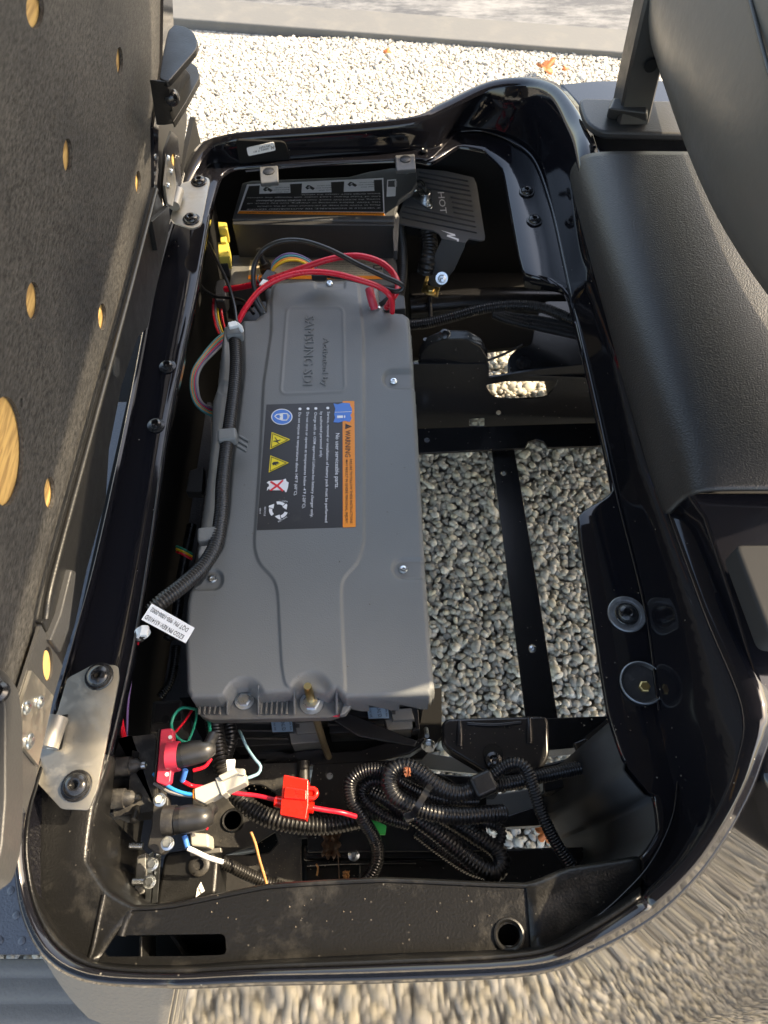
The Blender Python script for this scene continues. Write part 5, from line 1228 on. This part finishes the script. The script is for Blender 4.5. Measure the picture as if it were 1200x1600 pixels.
bx2 = thing('relay_box', at(262, 1110, .5), 'black square relay box between the rail and the ribbed ledge', 'relay box')
pprism('relay_body', [(238,1095),(285,1093),(287,1140),(232,1146)], .53, .05, M['blackdust'], bx2, .003)
pprism('relay_lid', [(243,1099),(280,1097),(282,1126),(239,1130)], .534, .004, M['black'], bx2, .001)
lathe('relay_hole', [(.005, 0), (.005, .0008), (.0003, .0008)], at(259, 1124, .5345), (0, 0, 1), M['deep'], bx2, 14)
rt = thing('red_terminal_cover', at(262, 1180, .55), 'red plastic terminal cover with a black rubber boot', 'terminal')
zr = .635
pprism('terminal_plate', [(250,1139),(268,1137),(271,1142),(271,1160),(281,1160),(278,1172),(280,1202),(268,1204),(266,1222),(258,1228),(243,1222),(247,1180)], zr, .012, M['pink'], rt, .002)
pprism('terminal_edge', [(246,1140),(250,1139),(247,1180),(243,1222),(240,1220)], zr-.003, .03, M['black'], rt, .001)
for (x, y) in ((266, 1152), (261, 1210)): lathe('terminal_slot', [(.0022, 0), (.0022, .0008), (.0003, .0008)], at(x, y, zr), (0, 0, 1), M['nylon'], rt, 10)
vs, fs = tube_geo(catmull([at(262,1181,zr+.002), at(280,1180,zr+.002)], .004), .0150, 22); mk('terminal_neck', vs, fs, M['pink'], rt, sharp=40)
def boot(c0, c1, c2, r, par):
    P = catmull([c0, c0.lerp(c1, .5), c1, c1.lerp(c2, .25)], .003); n = len(P)
    vs, fs = tube_geo(P, lambda i: r*(1.0+.05*math.sin(i*.6)) * (1 if i < n*.62 else math.sqrt(max(.04, 1-((i-n*.62)/(n*.40))**2))), 22); mk('boot', vs, fs, M['boot'], par, sharp=60)
    vs, fs = tube_geo(catmull([c1, c2], .004), r*.52, 14); mk('boot_sleeve', vs, fs, M['boot'], par, sharp=60)
    vs, fs = tube_geo([c0-(c1-c0).normalized()*.004, c0+(c1-c0).normalized()*.002], r*1.03, 22); mk('boot_collar', vs, fs, M['black'], par, sharp=40)
boot(at(284,1180,zr+.003), at(322,1172,zr+.003), at(334,1148,zr-.004), .0126, rt)
bt2 = thing('black_terminal', at(262, 1300, .55), 'black terminal bracket with rubber boot below the red one', 'terminal')
pprism('terminal_plate', [(243,1243),(258,1240),(263,1246),(263,1262),(275,1262),(275,1302),(262,1304),(262,1326),(252,1335),(240,1332),(229,1324),(236,1290),(238,1262)], zr-.012, .014, M['blackdust'], bt2, .002)
vs, fs = tube_geo(catmull([at(256,1282,zr-.008), at(275,1281,zr-.008)], .004), .0150, 22); mk('terminal_neck', vs, fs, M['blackdust'], bt2, sharp=40)
boot(at(281,1281,zr-.006), at(318,1277,zr-.006), at(332,1262,zr-.02), .0136, bt2)
for (x, y) in ((213, 1322), (218, 1378)):
    lathe('terminal_bolt', [(.004, 0), (.004, .014), (.001, .015)], at(x+10, y, .58), (-1, 0, .1), M['zinc'], bt2, 12)
for x in (232, 243): prism('copper_strip', [at(x,1335,.60), at(x+8,1330,.60), at(x+2,1410,.56), at(x-6,1412,.56)], .004, M['zinc'], bt2, .0005)
mc = thing('solenoid_body', at(290, 1360, .5), 'black solenoid housing behind the terminals at the near left', 'solenoid')
pprism('solenoid_case', [(256,1332),(330,1322),(342,1345),(338,1400),(240,1420)], .54, .06, M['black'], mc, .006, 3)
pprism('solenoid_cap', [(296,1300),(326,1302),(327,1325),(297,1322)], .585, .03, M['beige'], mc, .003)
pflat('solenoid_label', [(308,1388),(314,1378),(320,1392),(306,1402)], [], .5415, .0005, M['white'], mc)
ptext('solenoid_print', [('48V', 316, 1396, 310, 1384, 3)], .542, M['ink'], mc)
for (x, y, z) in ((238, 1350, .60), (234, 1378, .585), (262, 1318, .64), (250, 1250, .64)):
    hexhead('terminal_nut', at(x, y, z), .0048, .005, M['zinc'], bt2)
pprism('cast_bracket', rounded([(214,1338),(228,1332),(226,1395),(210,1400)], 3), .57, .012, M['alu'], mc, .002)
pprism('clamp_bar', [(296,1330),(345,1324),(346,1332),(297,1338)], .56, .008, M['dull'], mc, .001)
lathe('vent_boss', [(.012, 0), (.012, .004), (.009, .006), (.006, .006), (.005, .001), (.0005, .001)], at(312, 1352, .54), (0, 0, 1), M['blackdust'], mc, 20)
# ring terminals and small wires
for (a, b, lab) in (((290,1203,.62),(285,1220,.61),'blue crimp sleeve under the upper rubber boot'), ((288,1306,.60),(293,1324,.60),'blue crimp sleeve under the lower rubber boot')):
    cr1 = tube('crimp_sleeve', [a, b], 9, M['blue'], None); tag(cr1, lab, 'crimp')
cable('thin_wire', [(286,1221,.61),(300,1228,.60),(315,1230,.60),(345,1235,.59),(372,1240,.585),(400,1243,.58),(432,1250,.58)], 7, M['redwire'], 'red wire passing under the beige connector to the fuse holder', 'wire')
cable('thin_wire', [(487,1262,.58),(510,1266,.575),(535,1270,.57),(556,1276,.56)], 8, M['redwire'], 'red wire leaving the fuse holder towards the coil', 'wire')
cable('thin_wire', [(293,1325,.60),(308,1332,.595),(325,1340,.59),(348,1347,.58)], 8, M['whitewire'], 'white wire running from the lower boot into a conduit', 'wire')
cable('thin_wire', [(240,1209,.62),(252,1220,.625),(268,1232,.63),(290,1240,.63),(311,1242,.63)], 6, M['bluewire'], 'bright blue wire entering the beige connector', 'wire')
cable('thin_wire', [(241,1224,.61),(254,1232,.615),(268,1239,.62),(290,1243,.62),(310,1244,.62)], 5, M['greywire'], 'grey wire lying below the blue wire', 'wire')
cable('thin_wire', [(374,1142,.55),(378,1150,.57),(386,1168,.58),(398,1186,.59),(407,1197,.59),(404,1208,.59),(392,1214,.60),(382,1217,.60)], 5, M['lbwire'], 'pale blue striped wire curving into the beige connector', 'wire')
cable('thin_wire', [(304,1108,.56),(285,1106,.57),(272,1118,.58),(268,1135,.58),(276,1152,.59),(290,1160,.59),(304,1160,.58)], 5, M['greenwire'], 'green wire ring between the relay box and the red terminal', 'wire')
cable('thin_wire', [(307,1108,.56),(306,1125,.57),(300,1145,.58),(294,1158,.585)], 4, M['greenwire'], 'thin green wire dropping inside the green ring', 'wire')
cable('thin_wire', [(321,1118,.55),(327,1130,.56),(328,1150,.57)], 6, M['greenwire'], 'green wire stub above the upper rubber boot', 'wire')
cable('thin_wire', [(301,1108,.56),(290,1125,.57),(276,1142,.58),(266,1152,.59)], 4, M['redwire'], 'red wire crossing the green ring', 'wire')
cable('thin_wire', [(330,1185,.60),(320,1198,.60),(302,1204,.60)], 6, M['redwire'], 'red wire under the upper rubber boot', 'wire')
cable('thin_wire', [(330,1264,.61),(326,1280,.605),(323,1296,.60)], 4, M['redwire'], 'red wire beside the lower rubber boot', 'wire')
wc = pprism('white_cap', [(306,1092),(318,1092),(317,1104),(306,1104)], .575, .02, M['nylon'], None, .001); tag(wc, 'white nylon cap under the ribbed ledge corner', 'cap')
cn_ = thing('beige_connector', at(345, 1228, .6), 'beige rectangular plug joining blue and pale blue wires', 'connector')
zn = .635
pprism('plug_half', [(303,1232),(343,1217),(351,1236),(318,1255),(304,1248)], zn, .022, M['beige'], cn_, .0015)
pprism('plug_half', [(341,1217),(368,1207),(382,1206),(384,1222),(352,1238)], zn-.002, .022, M['beige'], cn_, .0015)
pprism('plug_collar', [(336,1216),(345,1212),(354,1238),(346,1243)], zn+.002, .026, M['beige'], cn_, .001)
pprism('plug_latch', [(340,1212),(366,1200),(372,1208),(346,1220)], zn+.006, .008, M['beige'], cn_, .0015)
pprism('plug_latch', [(366,1200),(382,1201),(383,1212),(370,1210)], zn+.001, .008, M['beige'], cn_, .001)
pprism('plug_seal', [(301,1234),(304,1232),(305,1249),(301,1247)], zn-.002, .016, M['orange'], cn_, .0005)
wt = pprism('white_flag_label', rounded([(353,1187),(368,1186),(366,1206),(356,1208)], 3), .60, .001, M['white'], None, 0); tag(wt, 'small white flag label on the sweeping conduit', 'label')
fh = thing('fuse_holder', at(464, 1245, .57), 'bright red inline fuse holder between two red wires', 'fuse holder')
zf = .60
pprism('fuse_cover', [(443,1210),(482,1218),(482,1232),(482,1258),(478,1281),(437,1273),(440,1240)], zf, .022, M['red'], fh, .0015)
pprism('fuse_ridge', [(445,1229),(479,1234),(479,1250),(443,1247)], zf+.003, .004, M['red'], fh, .0012)
pprism('fuse_window', [(462,1235),(474,1237),(473,1241),(462,1240)], zf+.0036, .001, M['red'], fh, .0003)
vs, fs = tube_geo(catmull([at(482,1232,zf-.003), at(492,1233,zf-.003), at(495,1240,zf-.003), at(490,1247,zf-.003), at(482,1247,zf-.003)], .003), .0026, 10); mk('cover_strap', vs, fs, M['red'], fh)
pprism('strap_tab', [(481,1234),(490,1235),(492,1240),(488,1245),(481,1245)], zf-.004, .003, M['red'], fh, .0008)
for a, b in (((430,1252), (441,1254)), ((479,1261), (490,1262))):
    vs, fs = tube_geo([at(*a, zf-.012), at(*b, zf-.012)], .0062, 16); mk('wire_gland', vs, fs, M['red'], fh, sharp=40)
# debris
def crumple(c, s, m, label, seed, cat='leaf'):
    r = random.Random(seed); vs = []; fs = []; n = 13
    for i in range(n):
        for j in range(n):
            x = (i/(n-1)-.5)*2; y = (j/(n-1)-.5)*2; e = max(abs(x), abs(y))
            k = 1-.28*noise.noise(V((x*3+seed, y*3, e)))-.25*abs(math.sin(5*math.atan2(y, x+.01)))*e
            q = V((x*s*.75*k, y*s*k, s*.55*noise.noise(V((x*2.2, y*2.2, seed)))+s*.25*noise.noise(V((x*5, y*5, seed+3)))))
            vs.append(V(c)+q)
    for i in range(n-1):
        for j in range(n-1): fs.append((i*n+j, i*n+j+1, (i+1)*n+j+1, (i+1)*n+j))
    o = mk('dry_leaf', vs, fs, m, None, sharp=60); s_ = o.modifiers.new('thickness', 'SOLIDIFY'); s_.thickness = .0007
    return tag(o, label, cat)
crumple(at(517, 1320, .445), .017, M['ebrown'], 'crumpled dark brown leaf lying on the pan below the fuse holder', 4)
crumple(at(636, 1206, .602), .0055, M['rust'], 'small rust coloured leaf scrap on top of the coiled conduits', 9)
crumple(at(541, 1368, .425), .006, M['twig'], 'small tan leaf flake near the rim right of the crumpled leaf', 2)
o = tube('leaf_stem', [(527,1330,.45),(529,1345,.44),(530,1375,.43)], 1.6, M['ebrown'], None, sides=6); tag(o, 'thin dark leaf stem under the crumpled leaf', 'stem')
o = tube('twig', [(392,1300,.56),(399,1318,.56),(405,1342,.56),(411,1362,.56),(418,1386,.555)], 4.5, M['twig'], None, sides=8); tag(o, 'orange brown twig leaning on the near edge beside the white wire', 'twig')
o = tube('grass_blade', [(494,1350,.43),(497,1356,.43),(495,1368,.43)], 3, M['twig'], None, sides=6); tag(o, 'short dry grass blade on the pan', 'grass blade')
# rear wheel seen through the oval opening
tw = thing('rear_wheel', V((.58, 1.12, .22)), 'dusty rear tyre glimpsed through the oval frame opening', 'wheel')
vs, fs = [], []
P = [V((.42, 1.18+.0, .22))]
prof_t = [(.14, -.085), (.20, -.095), (.218, -.07), (.222, 0), (.218, .07), (.20, .095), (.14, .085)]
lathe('tyre', prof_t, V((.58, 1.12, .22)), (0, 1, 0), M['tyre'], tw, 40)

gv_ = []; gf_ = []; rg = random.Random(11)
def speckgrit(n, x0, x1, y0, y1, z):
    for _ in range(n):
        p = at(rg.uniform(x0, x1), rg.uniform(y0, y1), z); r = rg.uniform(.0004, .0013); b = len(gv_)
        gv_.extend([p+V((r, 0, 0)), p+V((-r*.5, r*.9, 0)), p+V((-r*.6, -r*.8, 0)), p+V((0, 0, r*1.1))]); gf_.extend([(b, b+1, b+3), (b+1, b+2, b+3), (b+2, b, b+3), (b, b+2, b+1)])
speckgrit(90, 310, 470, 1195, 1240, .4305); speckgrit(70, 400, 472, 1270, 1385, .4305); speckgrit(60, 490, 640, 1195, 1300, .4405)
speckgrit(24, 300, 780, 1395, 1450, .6905); speckgrit(40, 60, 150, 1280, 1440, .6905); speckgrit(60, 480, 780, 1345, 1385, .411); speckgrit(25, 905, 1020, 860, 1160, .6905)
speckgrit(40, 700, 850, 1130, 1200, .5005); speckgrit(40, 310, 660, 640, 1060, .6235)
gt = mk('grit', gv_, gf_, M['grit'], None, smooth=False); tag(gt, 'fine pale sand grains scattered over the black plastic and frame', 'grit', kind='stuff')

# recentre single-mesh things on their base
for o in list(C.objects):
    if o.parent is None and o.type == 'MESH' and o.location.length < 1e-6 and o.get('kind') is None:
        me = o.data; n = len(me.vertices); a = np.empty(n*3, np.float32); me.vertices.foreach_get('co', a); a = a.reshape(-1, 3)
        c = V(((a[:, 0].min()+a[:, 0].max())/2, (a[:, 1].min()+a[:, 1].max())/2, a[:, 2].min())).copy(); c = V([float(x) for x in c])
        me.transform(Matrix.Translation(-c)); o.location = c
        for ch in o.children: ch.location = ch.location - c
